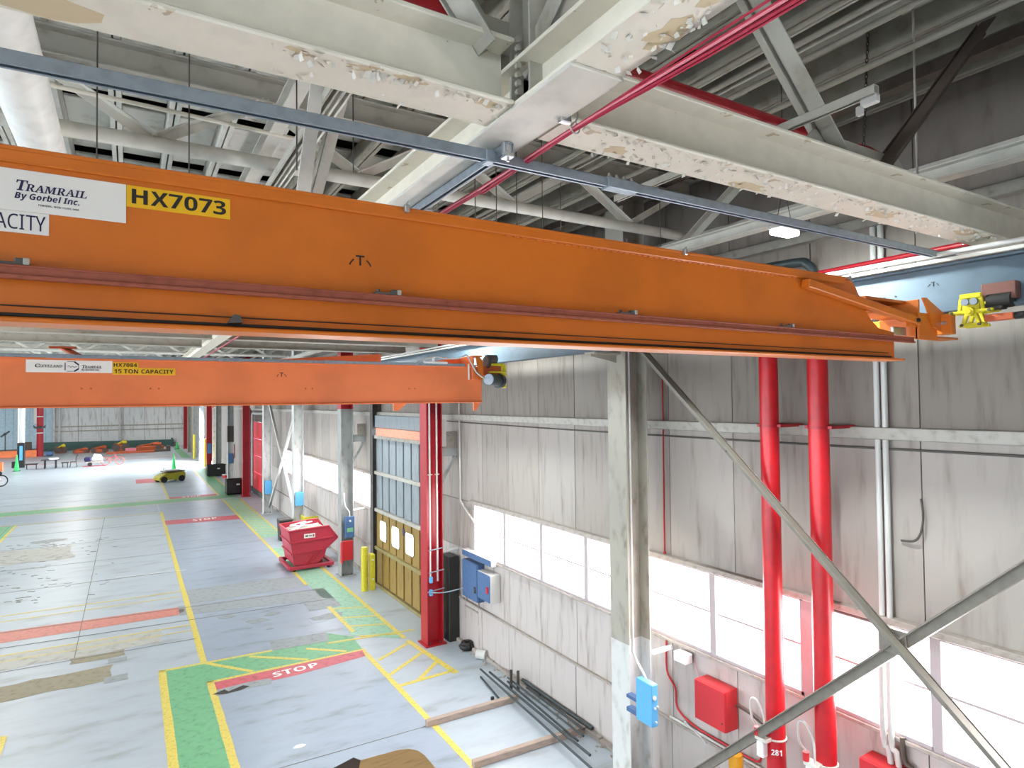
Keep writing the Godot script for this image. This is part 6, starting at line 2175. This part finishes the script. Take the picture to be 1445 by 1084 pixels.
	bx(st, -8.6, -7.72, 0.3, 0.95, -58.2, -57.8, 0.02)
	obj("box", st, M.crane_far, t)
	st = mb()
	bx(st, -8.4, -7.95, 0.1, 1.05, -57.8, -57.74, 0.02)
	obj("panel", st, M.yellow, t)
	st = mb()
	wheel_at(st, Vector3(-7.9, 0.15, -57.9), Vector3.BACK, 0.15, 0.08)
	obj("wheel", st, M.black, t)
	t = thing("bicycle_wheel", "dark spoked wheel at the left edge below the yellow cart", "wheel", Vector3(-6.9, 0, -50.0))
	st = mb()
	torus(st, Vector3(-6.75, 0.36, -50.0), Vector3(0.35, 0, 1).normalized(), 0.33, 0.035, 22, 8)
	obj("tyre", st, M.black, t)
	st = mb()
	for k in 10:
		var a := TAU * k / 10
		cyl(st, Vector3(-6.75, 0.36, -50.0), Vector3(-6.75, 0.36, -50.0) + Vector3(cos(a) * 0.31, sin(a) * 0.31, -cos(a) * 0.1), 0.006, 4)
	obj("spokes", st, M.steel, t)
	st = mb()
	bx(st, -9.4, -8.4, 0.0, 1.3, -80.3, -79.9, 0.03)
	single("old_motor", "dusty brown machine standing left of the white column", "machine", st, M.brace_brown)
	st = mb()
	bx(st, -8.85, -8.05, 3.0, 5.0, -85.98, -85.8, 0.02)
	bx(st, -9.0, -7.95, 5.0, 5.4, -85.98, -85.7, 0.02)
	single("wall_panel_box", "cream wall cabinet on the far blue wall", "cabinet", st, M.sign_white)

# ---------------------------------------------------------------- lamps
func build_lamps() -> void:
	var spots := [Vector3(4.40, 6.318, -3.11)]
	var l := thing("led_lamp", "brilliant white LED lamp hanging by chains at the upper right", "lamp", spots[0])
	var p: Vector3 = spots[0]
	var st := mb()
	bx(st, p.x - 0.12, p.x + 0.12, p.y - 0.005, p.y + 0.03, p.z - 0.06, p.z + 0.06, 0.006)
	obj("housing", st, M.conduit, l)
	st = mb()
	bx(st, p.x - 0.115, p.x + 0.115, p.y - 0.045, p.y - 0.005, p.z - 0.055, p.z + 0.055, 0.008)
	obj("diffuser", st, M.led, l)
	st = mb()
	for s in [-1.0, 1.0]:
		cyl(st, Vector3(p.x + s * 0.1, p.y + 0.03, p.z), Vector3(p.x + s * 0.02, p.y + 0.3, p.z), 0.003, 5)
	cyl(st, Vector3(p.x, p.y + 0.3, p.z), Vector3(p.x, 7.65, p.z), 0.004, 5)
	obj("chain", st, M.steel_dark, l)
	area("lamp_light", p - Vector3(0, 0.055, 0), Vector3(0.3, -1, 0), Vector2(0.23, 0.11), LAMP_E * 2.0, Color(0.95, 1.0, 1.0))
	# further LED lamps of the same kind along the right side
	var k := 0
	for z in [-9.1, -15.2, -21.3]:
		var d := Vector3(4.40, 6.318, z)
		var c := dup(l, "led_lamp", "white LED lamp hanging over the right side, hidden behind the near crane, %s of them" % ["nearest", "middle", "furthest"][k], d - p)
		k += 1
		area("lamp_light", d - Vector3(0, 0.055, 0), Vector3(0.3, -1, 0), Vector2(0.23, 0.11), LAMP_E * 2.0, Color(0.95, 1.0, 1.0))
	var ord_words := ["first", "second", "third", "fourth", "fifth", "sixth", "seventh", "first", "second", "third", "fourth", "fifth", "last"]
	var lamp_no := -1
	for q in [[-3.5, 5.0], [-3.5, -10.0], [-3.5, -20.0], [-3.5, -30.0], [-3.5, -42.0], [-3.5, -54.0], [-3.5, -66.0], [-12.0, -4.0], [-12.0, -18.0], [-12.0, -32.0], [-12.0, -48.0], [-12.0, -64.0], [1.5, -78.0]]:
		var d := Vector3(q[0], 6.72, q[1])
		st = mb()
		lamp_no += 1
		var hb := thing("added_fill_lamp", "added unseen square fill lamp under the roof, %s row, %s from the back" % ["left" if q[0] < -5.0 else "middle", ord_words[lamp_no]], "lamp", d, "added fill lamps")  # unseen lamps added to fill the hall with light
		bx(st, d.x - 0.3, d.x + 0.3, d.y, d.y + 0.06, d.z - 0.3, d.z + 0.3, 0.01)
		obj("housing", st, M.conduit, hb)
		st = mb()
		bx(st, d.x - 0.27, d.x + 0.27, d.y - 0.015, d.y, d.z - 0.27, d.z + 0.27, 0.004)
		obj("diffuser", st, M.lamp_panel, hb)
		st = mb()
		cyl(st, d + Vector3(0, 0.06, 0), Vector3(d.x, 7.72, d.z), 0.008, 6)
		obj("stem", st, M.steel_dark, hb)
		area("lamp_light", d - Vector3(0, 0.03, 0), Vector3(0, -1, 0), Vector2(0.54, 0.54), LAMP_E * (2.0 if q[1] > -50.0 else 3.6), Color(1.0, 0.99, 0.96))
		st = mb()
		bx(st, d.x - 0.25, d.x + 0.25, d.y + 0.06, d.y + 0.075, d.z - 0.25, d.z + 0.25, 0.004)
		obj("added_upglow_plate", st, M.lamp_panel, hb)  # glowing plate added on top to go with the uplight
		area("added_uplight", d + Vector3(0, 0.09, 0), Vector3(0, 1, 0), Vector2(0.5, 0.5), LAMP_E * 0.45, Color(1.0, 0.99, 0.96))  # upward light added to brighten the roof deck
